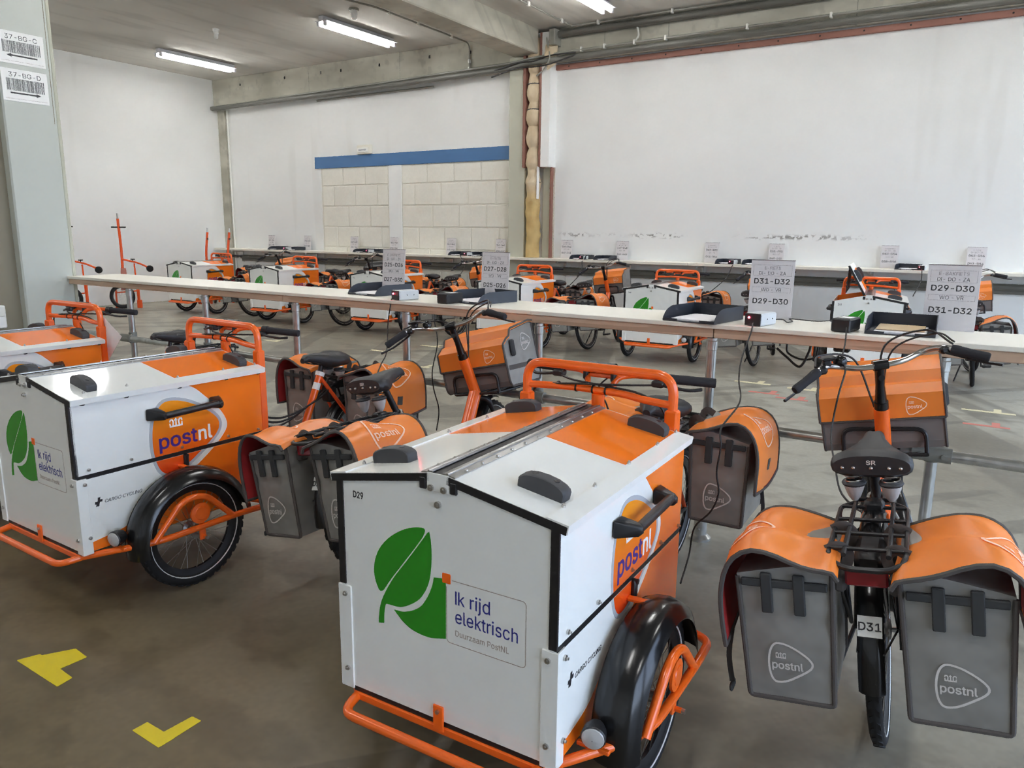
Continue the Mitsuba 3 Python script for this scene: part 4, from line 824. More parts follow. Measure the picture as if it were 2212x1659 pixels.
    M.add('headlamp', cat(lathe([(.001, -.03), (.02, -.025), (.028, .01), (.026, .015), (.001, .016)], [1.13, 0, .67], [1, 0, 0], 16)), 'm_black', 40, 1)
    return M

# ------------------------------------------------------------------ bags
def make_pannier(side, flip=False):
    """side +1: hangs on the left. Local: x along the bike, 0 at the face that carries the emblem (towards -x); y outwards times side; z up from the bag bottom."""
    M = Model(); D, Wd, H = .37, .25, .405
    def body():
        b = trimesh.creation.box(extents=[1, 1, 1]); 
        for _ in range(4): b = b.subdivide()
        v = b.vertices + .5
        x, y, z = v.T
        wz = .90 + .10 * z; dz = .94 + .06 * z
        X = D * .5 + (x - .5) * D * dz; Y = Wd * .5 + (y - .5) * Wd * wz; Z = z * H
        bul = np.sin(PI * y) * np.sin(PI * z)
        X -= .012 * bul * np.where(x < .01, 1, 0) - .012 * bul * np.where(x > .99, 1, 0)
        Y += .014 * np.sin(PI * x) * np.sin(PI * z) * np.where(y > .99, 1, 0)
        cr = np.where(x < .01, 1, 0) * .011 * np.exp(-((z - .60) / .035) ** 2) * (.5 + meshkit.noise(np.stack([y * 6, z * 9, y * 0], 1), 3))
        X += cr
        Z -= .05 * np.clip(y - .35, 0, 1) * np.clip((z - .8) / .2, 0, 1)
        X += np.where(x < .01, 1, 0) * .006 * (meshkit.noise(np.stack([y * 4, z * 5, z * 0 + 3], 1), 5) - .5)
        b.vertices = np.stack([X, Y * side, Z], 1)
        if side < 0: b.invert()
        return b
    M.add('body', body(), 'm_bag_grey', 50)
    def bp(x, y, z): return A3([D * .5 + (x - .5) * D * (.94 + .06 * z), side * (Wd * .5 + (y - .5) * Wd * (.90 + .10 * z)), z * H])
    for x in (0, 1):
        q = [bp(x, 0, .96), bp(x, 0, 0), bp(x, 1, 0), bp(x, 1, .90)]
        M.add('binding', tube(fillet(q, .012, 3), .0075, 8), 'm_bag_trim', 40, 0, 'dark edge binding')
    # flap surface: (a, b) with a along x in [0, D+.04], b the arc from the inner top edge over to the outer hem
    sec = A3([(-.016, .382), (.0, .408), (.04, .424), (.10, .442), (.165, .458), (.222, .452), (.268, .405), (.292, .31), (.290, .165)])
    sp = spline(np.c_[sec, np.zeros(len(sec))], 8)[:, :2]; al = np.r_[0, np.cumsum(np.linalg.norm(np.diff(sp, axis=0), axis=1))]; BL = al[-1]
    def flap(s):
        a, b = s[:, 0], s[:, 1]; t = np.clip(a / (D + .04), 0, 1)
        y = np.interp(b, al, sp[:, 0]); z = np.interp(b, al, sp[:, 1])
        wav = .010 * np.sin(b * 17 + 1.3) * np.sin(a * 9) + .012 * (meshkit.noise(np.stack([a * 9, b * 8, a * 0 + side], 1), 2) - .5)
        lift = (-.012 * t + .012 * np.sin(2 * PI * t) + .012 * np.sin(PI * t) * np.sin(b * 22 + 2 * side)) * np.clip(1.15 - b / BL, 0, 1)
        wav = wav - .030 * np.exp(-(a / .09) ** 2) * np.exp(-((b / BL - .22) / .16) ** 2) + .010 * np.sin(a * 34 + b * 12) * np.exp(-((b / BL - .3) / .2) ** 2)
        out = .012 * np.sin(PI * t)
        yy = y + out * np.clip(b / BL, 0, 1) + wav * .5
        return np.stack([-.03 + a, side * yy, z + lift + wav], 1)
    na, nb = 22, 30
    g = np.stack(np.meshgrid(np.linspace(0, D + .04, na), np.linspace(0, BL, nb), indexing='ij'), -1).reshape(-1, 2)
    def sheet(off):
        v = flap(g); e = 1e-3; n = np.cross(flap(g + [e, 0]) - v, flap(g + [0, e]) - v); n *= side / np.linalg.norm(n, axis=1, keepdims=True)
        return v + n * off
    i, j = np.meshgrid(np.arange(na - 1), np.arange(nb - 1), indexing='ij'); i, j = i.ravel(), j.ravel()
    q = np.stack([i * nb + j, (i + 1) * nb + j, (i + 1) * nb + j + 1, i * nb + j + 1], 1); fc = np.vstack([q[:, [0, 1, 2]], q[:, [0, 2, 3]]])
    if side < 0: fc = fc[:, ::-1]
    M.add('flap', trimesh.Trimesh(sheet(.0015), fc, process=False), 'm_orange_cloth', True)
    M.add('flap_lining', trimesh.Trimesh(sheet(-.002), fc[:, ::-1], process=False), 'm_bag_red', True, 0, 'dark red flap lining')
    edge = [(0, b) for b in np.linspace(0, BL, 20)] + [(a, BL) for a in np.linspace(.0, D + .04, 12)[1:]] + [(D + .04, b) for b in np.linspace(BL, 0, 20)[1:]]
    M.add('flap_binding', tube(flap(A3(edge)), .007, 6), 'm_bag_trim', 40, 0, 'dark edge binding')
    # prints
    face = lambda v: bp(0, .5, .3) * 0 + A3([-.012, 0, 0])
    em = emblem_flat(.125); sgn = -side
    c = A3([0, side * Wd * .5, .118]); q = onto(em, c + A3([-.008, 0, 0]), [0, -1, 0], [.06, 0, 1]); M.add('emblem', q, 'm_print_pale', False, 0, 'pale printed emblem')
    rowy = [.085, .17]
    for y in rowy: M.add('strap', rbox([-.0105, side * y, .325], [.014, .030, .115], .003), 'm_strap', False)
    M.add('strap', rbox([-.007, side * Wd * .5, .352], [.014, .225, .022], .003), 'm_strap', False)
    # emblem laid over the outer curve of the flap; reads from outside
    em2 = emblem_flat(.20, .04); v = em2.vertices.copy()
    x_, y_ = v[:, 0].copy(), v[:, 1].copy()
    if side > 0: v[:, 0] = D * .53 - x_; v[:, 1] = BL * .555 - y_
    else: v[:, 0] = D * .53 + x_; v[:, 1] = BL * .555 - y_
    em2.vertices = v
    if side < 0: em2.invert()
    ff = flap if side > 0 else flap
    w2 = wrap(em2, ff, .03, .003 if side > 0 else -.003)
    M.add('flap_emblem', w2, 'm_print_peach', False, 0, 'pale emblem printed on the flap')
    pt = flat_mesh(sbox(D * .40, BL * .80, D * .52, BL * .87), .0005); M.add('patch', wrap(pt, ff, .02, .002 if side > 0 else -.003), 'm_bag_trim', False, 0, 'small dark patch')
    M.add('buckle_strap', cat(tube(spline([flap(A3([[D * .3, BL]]))[0], flap(A3([[D * .3, BL]]))[0] + A3([-.01, side * .012, -.08]), flap(A3([[D * .28, BL]]))[0] + A3([-.012, side * .006, -.16])], 5), .004, 6, flat=(2.2, .5)), rbox(flap(A3([[D * .28, BL]]))[0] + A3([-.012, side * .006, -.17]), [.05, .010, .022], .004)), 'm_strap', 40)
    for x_h in (.10, .27): M.add('loop', tube(spline([[x_h, side * .022, .418], [x_h, -side * .008, .432], [x_h + .008, -side * .032, .41], [x_h + .004, -side * .024, .375], [x_h, side * .0, .36]], 5), .007, 6, flat=(.35, 2.2)), 'm_bag_trim', 40)
    M.add('hanger', cat(rbox([.07, -side * .012, .345], [.05, .03, .05], .008), rbox([.28, -side * .012, .345], [.05, .03, .05], .008)), 'm_bag_trim', 40, 0)
    return M
def make_front_bag(cover='m_orange_cloth'):
    """rear face towards -x at x=0; width along y; z from its bottom"""
    M = Model(); Wd = .44; D = .29
    prof = [(.015, 0), (.0, .03), (-.01, .225), (.03, .250), (.052, .256), (.072, .295), (.255, .325), (.285, .322), (.30, .04), (.28, 0)]
    body = Polygon(prof)
    q = prism(body, [.0, Wd / 2, 0], [1, 0, 0], [0, 0, 1], Wd)
    M.add('body', q, 'm_bag_front', False)
    for s in (1, -1):
        M.add('side', prism(body.buffer(-.006), [0, s * Wd / 2 + (0 if s < 0 else .002) - (0 if s > 0 else .0), 0], [1, 0, 0], [0, 0, 1], .002), 'm_bag_grey', False)
        M.add('binding', tube(fillet([[a, s * (Wd / 2 + .001), b] for a, b in prof], .012, 3, True), .006, 6, closed=True), 'm_bag_trim', 40, 0, 'dark edge binding')
        em = emblem_flat(.10)
        M.add('side_emblem', onto(em, [.20, s * (Wd / 2 + .003), .22], [-s, 0, 0], [0, 0, 1]), 'm_print_pale', False, 1, 'pale printed emblem')
        M.add('side_band', slab(.015, .285, min(s * (Wd / 2 + .002), s * (Wd / 2 + .0035)), max(s * (Wd / 2 + .002), s * (Wd / 2 + .0035)), .085, .11), 'm_bag_trim', False, 1)
        M.add('side_strap', rbox([.06, s * (Wd / 2 + .012), .20], [.035, .02, .09], .008), 'm_strap', 40, 1)
    lid = [(-.017, .125), (-.017, .226), (.026, .258), (.048, .263), (.067, .303), (.255, .333), (.292, .328), (.292, .320), (.253, .324), (.074, .294), (.053, .254), (.03, .248), (-.008, .22), (-.010, .125)]
    M.add('lid', prism(Polygon(lid), [0, Wd / 2 + .008, 0], [1, 0, 0], [0, 0, 1], Wd + .016), cover, False)
    for s in (1, -1): M.add('lid_binding', tube(fillet([[a, s * (Wd / 2 + .008), b] for a, b in lid[:7]], .01, 3), .0055, 6), 'm_bag_trim', 40, 0, 'dark edge binding')
    M.add('lid_binding', tube([[-.016, -Wd / 2 - .008, .125], [-.016, Wd / 2 + .008, .125]], .0055, 6), 'm_bag_trim', 40, 0, 'dark edge binding')
    M.add('emblem', onto(emblem_flat(.078), [-.0175, -Wd / 2 + .095, .175], [0, -1, 0], [0, 0, 1]), 'm_print_peach', False, 0, 'pale emblem printed on the lid')
    return M

# ------------------------------------------------------------------ parking the bikes
CARGO, EB = make_cargo(), make_ebike()
PAN = {s: make_pannier(s) for s in (1, -1)}
FB, FBK = make_front_bag(), make_front_bag('m_black')
def number_on_cargo(root, tw, num):
    q = text_fit(num, .036, .018, True, .0006); q.apply_translation([-.287, .840, 0])
    scene[f'{root}__number'] = {**mikit.ply(onto(q, [.0002, 0, 0], [0, 1, 0], [0, 0, 1]), 'm_ink', False), 'to_world': T4(tw)}
def number_on_ebike(root, tw, num):
    a = math.radians(26); R = .345; c = A3([-math.cos(a) * (R + .0345), 0, .345 + math.sin(a) * (R + .0345)])
    q = text(num, .021, True, .0006, 1.05, 0, True); q.apply_translation([0, -.0105, 0])
    scene[f'{root}__number'] = {**mikit.ply(onto(q, c, [0, -1, 0], [math.sin(a), 0, math.cos(a)]), 'm_ink', False), 'to_world': T4(tw)}
def panniers_on(tw, kind, names, group, lod, only=(1, -1)):
    """kind 'cargo': carrier behind the saddle, emblem faces forwards; kind 'ebike': emblem faces backwards"""
    for s, lab in zip((1, -1), names):
        if lab is None or s not in only: continue
        if kind == 'ebike': t = tw @ trans([-.41, s * .08, .292]); mdl = PAN[s]
        else: t = tw @ trans([-1.635, s * .135, .325]) @ trimesh.transformations.rotation_matrix(PI, [0, 0, 1]); mdl = PAN[-s]
        put(mdl, 'pannier_bag', t, lab, 'pannier bag', group, lod)
GN, GF = 'cargo bikes before the counter', 'cargo bikes under the back wall shelf'
near = [(-1.111, 1.42, -1.545, 'D29', 'white and orange cargo bike D29 with a green leaf, the nearest and largest'),
        (-3.289, 1.476, -1.593, 'D26', 'white and orange cargo bike left of the e-bike D27, its spoked wheel in full view'),
        (-4.741, 1.53, -1.542, 'D25', 'cargo bike cut off by the left picture edge, a paper sheet on its hoop')]
for x, y, a, num, lab in near:
    tw = pose(x, y, a); r = put(CARGO, 'cargo_bike', tw, lab, 'cargo bike', GN)
    number_on_cargo(r, tw, num)
panniers_on(pose(*near[0][:3]), 'cargo', ('orange and grey pannier bag behind the nearest cargo bike, a black cable across it', 'orange pannier bag on the far side of the nearest cargo bike'), 'panniers on the near bikes', 9)
panniers_on(pose(*near[1][:3]), 'cargo', ('orange pannier bag behind the black riveted saddle of e-bike D27', 'orange pannier bag left of the small smooth saddle behind cargo bike D26'), 'panniers on the near bikes', 9)
ebn = [(-.129, 2.456, math.radians(94.3), math.radians(-7.8), 'D31', 'orange and black e-bike D31 seen from behind at the right edge'),
       (-2.192, 2.453, math.radians(87.8), math.radians(-10.5), 'D27', 'orange and black e-bike D27 between the two white cargo bikes')]
EBN = [((('orange and grey pannier bag on the left of e-bike D31'), ('large orange and grey pannier bag on the right of e-bike D31')), 'orange and grey front bag on e-bike D31 before the bent handlebar'),
       ((('orange and grey pannier bag on the left of e-bike D27, beside the spoked wheel'), ('orange pannier bag lettered postnl on the right of D27, behind the white box')), 'orange and grey front bag on e-bike D27 beside the orange hoop')]
for (x, y, a, ln, num, lab), (pl, fl) in zip(ebn, EBN):
    tw = pose(x, y, a, ln); r = put(EB, 'electric_bike', tw, lab, 'e-bike', 'e-bikes before the counter')
    number_on_ebike(r, tw, num)
    panniers_on(tw, 'ebike', pl, 'panniers on the near bikes', 9)
    put(FB, 'front_bag', tw @ trans([.83, 0, .712]) @ trimesh.transformations.rotation_matrix(math.radians(-3), [1, 0, 0]), fl, 'front bag', 'front bags on the near e-bikes')
# the row under the shelf
far = [(-12.508, 8.43, -1.53, 'D33', 'far cargo bike nearest the left wall'), (-10.169, 8.384, -1.532, 'D37', 'second far cargo bike from the left wall'), (-7.862, 8.388, -1.53, 'D41', 'far cargo bike partly behind the D25-D26 sign'),
       (-5.509, 8.367, -1.564, 'D45', 'far cargo bike partly behind the D27-D28 sign'), (-3.413, 8.488, -1.542, 'D49', 'far cargo bike D49 behind a tray'), (-1.036, 8.445, -1.46, 'D53', 'far cargo bike D53 with one lid raised')]
lo = lambda v: trans([0, 0, 0])
for i, (x, y, a, num, lab) in enumerate(far):
    tw = pose(x, y, a)
    tweak = ('lid_001', trans([0, -.03, zr_]) @ trimesh.transformations.rotation_matrix(math.radians(-70), [1, 0, 0]) @ trans([0, .03, -zr_])) if num == 'D53' else None
    r = put(CARGO, 'cargo_bike', tw, lab, 'cargo bike', GF, 0, tweak=tweak)
    if num == 'D53':
        fp_ = Polygon([(-.885, 0), (-.006, 0), (-.006, .28), (-.885, .28)])
        t_ = tweak[1] @ trans([0, -w_ - .02, ze_ - .01]) @ trimesh.transformations.rotation_matrix(math.radians(68), [1, 0, 0])
        scene[f'{r}__raised_flap'] = {**mikit.ply(prism(fp_, [0, 0, 0], [1, 0, 0], [0, 0, -1], .006), 'm_black', False), 'to_world': T4(tw @ t_)}; labels[f'{r}__raised_flap'] = {'label': 'black inside of the raised side flap'}
    if i >= 2: number_on_cargo(r, tw, num)
    nm = lab.replace('far ', '', 1)
    panniers_on(tw, 'cargo', (f'orange pannier bag on the right of the {nm}'[:88], f'orange pannier bag on the left of the {nm}'[:88]), 'panniers on the far cargo bikes', 0)
fe = [(-11.25, 9.05, 1.60, 'far e-bike right of the leftmost far cargo bike'), (-8.95, 9.0, 1.57, 'far e-bike left of the D25-D26 sign'), (-6.72, 9.05, 1.57, 'far e-bike left of the D27-D28 sign'),
      (-4.52, 9.1, 1.60, 'far e-bike left of cargo bike D49'), (-2.30, 9.1, 1.60, 'far e-bike half hidden by the D31-D32 sign'), (-.05, 9.2, 1.62, 'far e-bike half hidden by the D29-D30 sign')]
for i, (x, y, a, lab) in enumerate(fe):
    tw = pose(x, y, a, math.radians(-7)); put(EB, 'electric_bike', tw, lab, 'e-bike', 'e-bikes under the back wall shelf', 0)
    nm = lab.replace('far ', '', 1)
    panniers_on(tw, 'ebike', (f'orange pannier bag on the left of the {nm}', f'orange pannier bag on the right of the {nm}'), 'panniers on the far e-bikes', 0)
    put(FBK if i == 1 else FB, 'front_bag', tw @ trans([.83, 0, .712]), ('black' if i == 1 else 'orange') + f' front bag of the {nm}', 'front bag', 'front bags on the far e-bikes', 0)

# ------------------------------------------------------------------ upright orange trolleys by the left wall
def make_trolley():
    M = Model()
    M.add('post', tube(fillet([[0, 0, .75], [-.03, 0, 1.15], [.03, 0, 1.72]], .25, 8), .024, 12), 'm_orange_dark', 40)
    M.add('post_tip', tube([[.028, 0, 1.70], [.036, 0, 1.82]], .015, 10), 'm_chrome', 40, 0, 'chrome tip')
    M.add('cross_peg', tube([[.02, -.13, 1.56], [.02, .13, 1.56]], .014, 8), 'm_black', 40)
    M.add('arm', tube(fillet([[.0, .0, .95], [.0, .30, .88], [.0, .46, .80]], .1, 5), .017, 10), 'm_orange_dark', 40)
    M.add('arm_knob', cat(rbox([0, .20, .95], [.03, .08, .02], .005), tube([[0, .2, .9], [0, .2, .95]], .008, 8)), 'm_black', 40)
    M.add('arm_wheel', lathe([(.001, -.025), (.05, -.025), (.065, -.01), (.065, .01), (.05, .025), (.001, .025)], [0, .50, .77], [1, 0, 0], 18), 'm_rubber', 40)
    M.add('strut', tube([[0, .22, .87], [0, .24, .12]], .014, 8), 'm_orange_dark', 40)
    M.add('frame', tube(fillet([[0, -.16, .10], [0, -.16, .62], [0, .26, .62], [0, .26, .10]], .08, 5), .017, 10), 'm_orange_dark', 40)
    M.add('frame', cat(tube([[0, -.16, .30], [0, .26, .34]], .014, 8), tube([[0, 0, .62], [0, 0, .80]], .022, 10)), 'm_orange_dark', 40)
    M.add('panel', prism(Polygon([(-.05, .35), (.10, .35), (.07, .78), (-.02, .78)]), [.03, 0, 0], [0, 1, 0], [0, 0, 1], .02), 'm_faded_red', False, 0, 'pale red panel')
    W = wheel_meshes(.235, .024)
    q = Model(); k = M.key('wheel')
    for n, mt in (('tyre', 'm_rubber'), ('rim', 'm_black'), ('spokes', 'm_steel')):
        z = W[n].copy(); z.apply_transform(trimesh.transformations.rotation_matrix(PI / 2, [0, 0, 1])); z.apply_translation([.09, -.02, .235]); M.add(n, z, mt, 40, parent=k, kind='stuff' if n == 'spokes' else None)
    M.add('foot', cat(rbox([0, .26, .08], [.05, .09, .16], .01), rbox([0, -.16, .05], [.05, .05, .10], .01)), 'm_orange_dark', False)
    return M
TR = make_trolley()
for x, y, a, lab in ((-14.35, 8.45, math.radians(-48), 'orange upright trolley with a bent post, clear of the pillar'), (-14.55, 7.55, math.radians(-48), 'orange upright trolley half hidden by the pillar edge'),
                     (-13.98, 10.1, math.radians(60), 'orange trolley post before the left room corner'), (-13.80, 10.5, math.radians(60), 'orange trolley post just right of the left room corner')):
    put(TR, 'upright_trolley', pose(x, y, a) @ np.diag([1, 1, .86 if y > 10 else 1, 1]), lab, 'trolley', 'orange upright trolleys')

# ------------------------------------------------------------------ things on the counter and the shelf
def sign_model(kind, a, b, n=True):
    M = Model(); w, h = .215, .30
    bw = rbox([0, 0, h / 2], [w, .003, h], .0008)
    M.add('card', bw, 'm_sign', False)
    M.add('stand', cat(slab(-w / 2, w / 2, -.004, .075, -.001, .002), slab(-w / 2, w / 2, -.0035, -.0018, 0, .02)), 'm_sign', False)
    M.add('top_edge', slab(-w / 2, w / 2, -.0022, .0022, h, h + .0035), 'm_ink_grey', False)
    o = lambda x, z: [x, -.0016, z]; X, Y = [1, 0, 0], [0, 0, 1]
    for z0, z1 in ((.222, .277), (.138, .164)):
        g = sbox(-.095, z0, .095, z1); M.add('line_frame', prism(g.difference(g.buffer(-.001)), o(0, 0), X, Y, .0003), 'm_ink_grey', False, 1)
    for s, hh, z, mt, b_ in ((kind, .0155, .254, 'm_ink_grey', False), ('DI - DO - ZA', .0165, .2275, 'm_ink', False), (a, .026, .182, 'm_ink', True), ('WO - VR', .017, .143, 'm_ink', False), (b, .026, .080, 'm_ink', True)):
        q = text(s, hh, b_, .0003, 1.0, 0, True)
        wd = np.ptp(q.vertices[:, 0]); lim = .175
        if wd > lim or b_: q.vertices[:, 0] *= lim / wd
        M.add('lettering', onto(q, o(0, z), X, Y), mt, False)
    return M
def tray_model(kraft=False, paper=True):
    """open front towards -y"""
    M = Model(); w, d, h = .28, .335, .07
    base = slab(-w / 2, w / 2, -d / 2, d / 2, 0, .004, .001)
    back = slab(-w / 2, w / 2, d / 2 - .003, d / 2, 0, h, .001)
    sp = Polygon(chaikin([(-d / 2, 0), (-d / 2, .012), (-d / 2 + .03, .05), (-d / 2 + .09, h), (-d / 2 + .12, h), (d / 2 - .001, h), (d / 2, h), (d / 2, 0)], 1)).union(sbox(0, 0, d / 2, h))
    sides = [prism(sp, [x, 0, 0], [0, 1, 0], [0, 0, 1], .003) for x in (-w / 2, w / 2 - .003)]
    lip = cat(slab(-w / 2, -w / 2 + .08, -d / 2, -d / 2 + .003, 0, .014, .001), slab(w / 2 - .08, w / 2, -d / 2, -d / 2 + .003, 0, .014, .001))
    M.add('body', cat(base, back, *sides, lip), 'm_tray', False)
    if paper: M.add('sheet', hull(np.vstack([slab(-.105, .105, -.145, .145, .0045, .012).vertices, slab(-.10, .1, -.10, .1, .012, .016).vertices])), 'm_paper', False, 0, 'white papers in the tray')
    if kraft: M.add('envelope', slab(-.10, .095, -.12, .11, .0165, .021, .002), 'm_kraft', False, 0, 'brown envelope in the tray')
    return M
def charger_model(grey=True):
    """front face with the light towards -y"""
    M = Model()
    M.add('body', rbox([0, 0, .031], [.085, .15, .06], .006), 'm_charger_grey' if grey else 'm_charger_black', False)
    if grey:
        M.add('front_plate', rbox([0, -.076, .031], [.083, .006, .058], .002), 'm_charger_black', False)
        M.add('vent', cat(*[cyl([.0425, .01 + k * .025, .032], [.0435, .01 + k * .025, .032], .0035, 8) for k in (-1, 1)]), 'm_black', False, 1)
    else: M.add('label', slab(-.028, .028, -.02, .04, .061, .0618), 'm_white', False, 0, 'white label')
    return M
LEDM = mikit.ply(ball([-.018, -.0805, .040], .0055, 1), 'm_red_lens', True)
TRAY, TRAYK, CHG, CHB = tray_model(), tray_model(True), charger_model(True), charger_model(False)
def led(root, tw): scene[f'{root}__light'] = {**LEDM, 'to_world': T4(tw), 'emitter': {'type': 'area', 'radiance': {'type': 'rgb', 'value': [14.0, .5, 1.2]}}}; labels[f'{root}__light'] = {'label': 'red glowing light'}
def at_z(px, py, z): d = _ri(px, py); t = (z - CAMH) / d[2]; return A3([0, 0, CAMH]) + d * t
def at_y(px, py, y): d = _ri(px, py); return A3([0, 0, CAMH]) + d * (y / d[1])
back = lambda x, y, z, yaw=0.0, tilt=0.0: trans([x, y, z]) @ trimesh.transformations.rotation_matrix(yaw, [0, 0, 1]) @ trimesh.transformations.rotation_matrix(tilt, [1, 0, 0])
for (px, py), yaw, k, a, b, lab in (((849, 635), -.05, 'E-BAKFIETS', 'D25-D26', 'D27-D30', 'counter sign reading E-BAKFIETS D25-D26'), ((1067, 655), -.03, 'E-FIETS', 'D27-D28', 'D25-D26', 'counter sign reading E-FIETS D27-D28'),
                                    ((1660, 690), .10, 'E-FIETS', 'D31-D32', 'D29-D30', 'counter sign reading E-FIETS D31-D32'), ((2046, 714), .02, 'E-BAKFIETS', 'D29-D30', 'D31-D32', 'counter sign reading E-BAKFIETS D29-D30')):
    p = at_z(px, py, TZ)
    if px < 1500: p = at_y(px, py - 6, 4.05)
    put(sign_model(k, a, b), 'bike_sign', back(p[0], p[1], TZ + .001, yaw, math.radians(-4)), lab, 'sign', 'signs on the counter')
for (px, py), yaw, m_, lab in (((822, 635), -.12, TRAY, 'black letter tray before the D25-D26 sign'), ((1042, 652), -.22, TRAY, 'black letter tray before the D27-D28 sign'), ((1512, 693), -.14, TRAY, 'black letter tray with white papers left of the D31-D32 sign'), ((1947, 717), .04, TRAYK, 'black letter tray with a brown envelope left of the D29-D30 sign')):
    p = at_z(px, py, TZ); p[1] = min(max(p[1], TF + .16), TB - .18)
    put(m_, 'letter_tray', back(p[0], p[1], TZ + .001, yaw), lab, 'tray', 'letter trays on the counter')
for (px, py), yaw, m_, on, lab in (((872, 648), -.3, CHG, 1, 'grey charger with a red light beside the leftmost counter tray'), ((945, 658), -.1, CHB, 0, 'black charger left of the tray before the D27-D28 sign'), ((1640, 703), -.25, CHG, 1, 'grey charger with a red light before the D31-D32 sign'), ((1824, 716), -.15, CHB, 0, 'black charger with a white label left of the envelope tray')):
    p = at_z(px, py, TZ); p[1] = max(p[1] + .02, TF + .085)
    tw = back(p[0], p[1], TZ + .001, yaw); r = put(m_, 'battery_charger', tw, lab, 'charger', 'chargers on the counter')
    if on: led(r, tw)
def cable(pts, label, r=.0035, group=None, name='charging_cable', cat_='cable'):
    single(name, tube(spline(pts, 8), r, 6), 'm_cable', label, cat_, group, 45)
Y = at_y
cable([Y(1627, 698, 3.62) + [0, .0, .0], Y(1621, 722, 3.57), Y(1602, 775, 3.45), Y(1596, 820, 3.3), Y(1600, 855, 3.15), Y(1592, 880, 3.0), Y(1558, 925, 2.78), Y(1557, 965, 2.74), Y(1548, 1020, 2.74), Y(1552, 1065, 2.74), Y(1535, 1105, 2.74), Y(1500, 1140, 2.75), Y(1488, 1200, 2.78), Y(1470, 1260, 2.6)], 'black charging cable hanging across the pannier behind the nearest cargo bike')
cable([Y(1828, 708, 3.62), Y(1826, 740, 3.5), Y(1818, 780, 3.2), Y(1826, 800, 3.0), Y(1812, 850, 2.95), Y(1800, 905, 2.95), Y(1795, 950, 2.9), Y(1803, 1000, 2.8), Y(1815, 1060, 2.7), Y(1845, 1095, 2.65), Y(1875, 1112, 2.6)], 'black charging cable running down past the D31 saddle')
cable([Y(940, 656, 3.62), Y(938, 690, 3.62), Y(945, 740, 3.58), Y(934, 800, 3.5), Y(937, 840, 3.5), Y(948, 885, 3.45), Y(943, 930, 3.4)], 'black charging cable hanging left of the D27 front bag')
cable([Y(846, 645, 3.62), Y(842, 668, 3.6), Y(838, 700, 3.6), Y(835, 760, 3.3), Y(822, 790, 3.1), Y(800, 850, 2.9), Y(792, 905, 2.8)], 'black charging cable falling behind the D27 saddle')
cable([at_z(1668, 690, TZ + .01), at_z(1690, 690, TZ + .012), at_z(1700, 696, TZ + .01), at_z(1712, 694, TZ + .01), at_z(1705, 689, TZ + .01), at_z(1722, 690, TZ + .01), at_z(1770, 694, TZ + .006), at_z(1815, 690, TZ + .006)], 'black cord lying on the counter between two chargers', .003)
cable([Y(1678, 752, 3.9), Y(1700, 772, 3.9), Y(1727, 792, 3.9), Y(1745, 765, 3.9), Y(1752, 745, 3.9)], 'black cord looping under the counter left of D31', .006)
cable([Y(1700, 742, 3.95), Y(1702, 762, 3.95), Y(1730, 776, 3.95), Y(1760, 772, 3.95), Y(1768, 745, 3.95)], 'second black cord sagging under the counter left of D31', .005)
single('power_strip', rbox(at_y(1819, 752, 3.75), [.07, .04, .035], .006), 'm_black', 'black plug box under the counter edge', 'plug box')
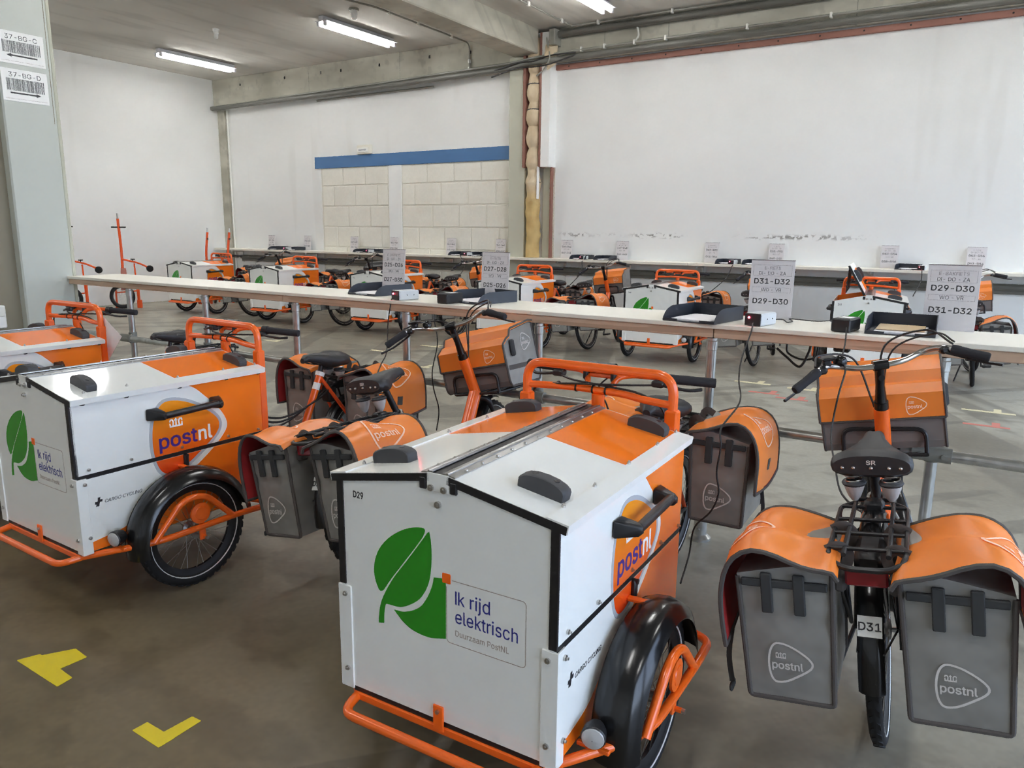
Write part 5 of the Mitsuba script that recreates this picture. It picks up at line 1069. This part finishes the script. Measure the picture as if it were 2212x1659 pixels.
# on the shelf
codes = ['D33-D34', 'D35-D36', 'D37-D38', 'D39-D40', 'D41-D42', 'D43-D44', 'D45-D46', 'D47-D48', 'D49-D50', 'D51-D52', 'D53-D54', 'D55-D56']
xs = [588, 665, 766, 852, 975, 1082, 1224, 1344, 1537, 1676, 1920, 2107]
for i, (px, c) in enumerate(zip(xs, codes)):
    p = at_y(px, 530 + (px - 560) * .028, 11.42)
    other = codes[i + 1 if i % 2 == 0 else i - 1]
    put(sign_model('E-BAKFIETS' if i % 2 == 0 else 'E-FIETS', c, other), 'bike_sign', back(p[0], 11.40, SZ + .001, 0, math.radians(-5)), f'small far shelf sign reading {c}', 'sign', 'signs on the wall shelf', 0)
fi = 0
ord_ = ['first', 'second', 'third', 'fourth', 'fifth', 'sixth', 'seventh', 'eighth', 'ninth', 'tenth']
for px, lab in ((600, 'beside the D33-D34 shelf sign'), (640, 'left of the D35-D36 shelf sign'), (785, 'beside the D37-D38 shelf sign'), (820, 'left of the D39-D40 shelf sign'), (992, 'beside the D41-D42 shelf sign'), (1035, 'left of the D43-D44 shelf sign'), (1256, 'beside the D45-D46 shelf sign'), (1308, 'left of the D47-D48 shelf sign'), (1572, 'beside the D49-D50 shelf sign'), (1630, 'left of the D51-D52 shelf sign'), (1962, 'beside the D53-D54 shelf sign')):
    p = at_y(px, 530 + (px - 460) * .032, 11.28)
    put(TRAY, 'letter_tray', back(p[0], 11.29, SZ + .001, -.05), 'black letter tray on the wall shelf ' + lab, 'tray', 'letter trays on the wall shelf')
for px, lab in ((622, 'beside the D33-D34 shelf sign'), (800, 'beside the D37-D38 shelf sign'), (1012, 'beside the D41-D42 shelf sign'), (1262, 'beside the D45-D46 shelf sign'), (1584, 'beside the D49-D50 shelf sign'), (1992, 'right of the D53-D54 shelf sign')):
    p = at_y(px, 530 + (px - 460) * .032, 11.2); tw = back(p[0], 11.185, SZ + .001, -.1); r = put(CHG, 'battery_charger', tw, 'grey charger with a red light on the wall shelf ' + lab, 'charger', 'chargers on the wall shelf')
    led(r, tw)
for (a, b, lab) in (((1258, 563), (1222, 625), 'black cable from the D45-D46 shelf charger down to a bike'), ((1582, 572), (1520, 642), 'black cable from the D49-D50 shelf charger down to a bike'), ((1992, 580), (1972, 640), 'black cable from the D53-D54 shelf charger down to a bike'), ((996, 552), (990, 600), 'black cable below the D41-D42 shelf charger')):
    p, q = at_y(*a, 11.09), at_y(*b, 10.3); mid = (p + q) / 2 + A3([.03, .25, -.05])
    cable([p + [0, .05, .0], p + [0, -.01, -.02], p * .6 + q * .4 + A3([.02, .12, -.03]), q], lab, .006, 'cables hanging from the wall shelf')
# a sheet of paper stuck on the hoop of the leftmost cargo bike
tl, tr_, br_, bl_ = at_y(222, 683, 2.50), at_y(263, 727, 2.44), at_y(228, 790, 2.50), at_y(205, 742, 2.53)
single('paper_sheet', hull([q + A3([0, d, 0]) for q in (tl, tr_, br_, bl_) for d in (0, .001)]), 'm_paper', 'sheet of white paper hanging askew on the leftmost orange hoop', 'paper', smooth=False)
# yard outside the loading doors
struct('yard', slab(XR + .3, XR + 40, -40, 45, -.25, -.02), 'm_asphalt', 'asphalt yard outside the doors')
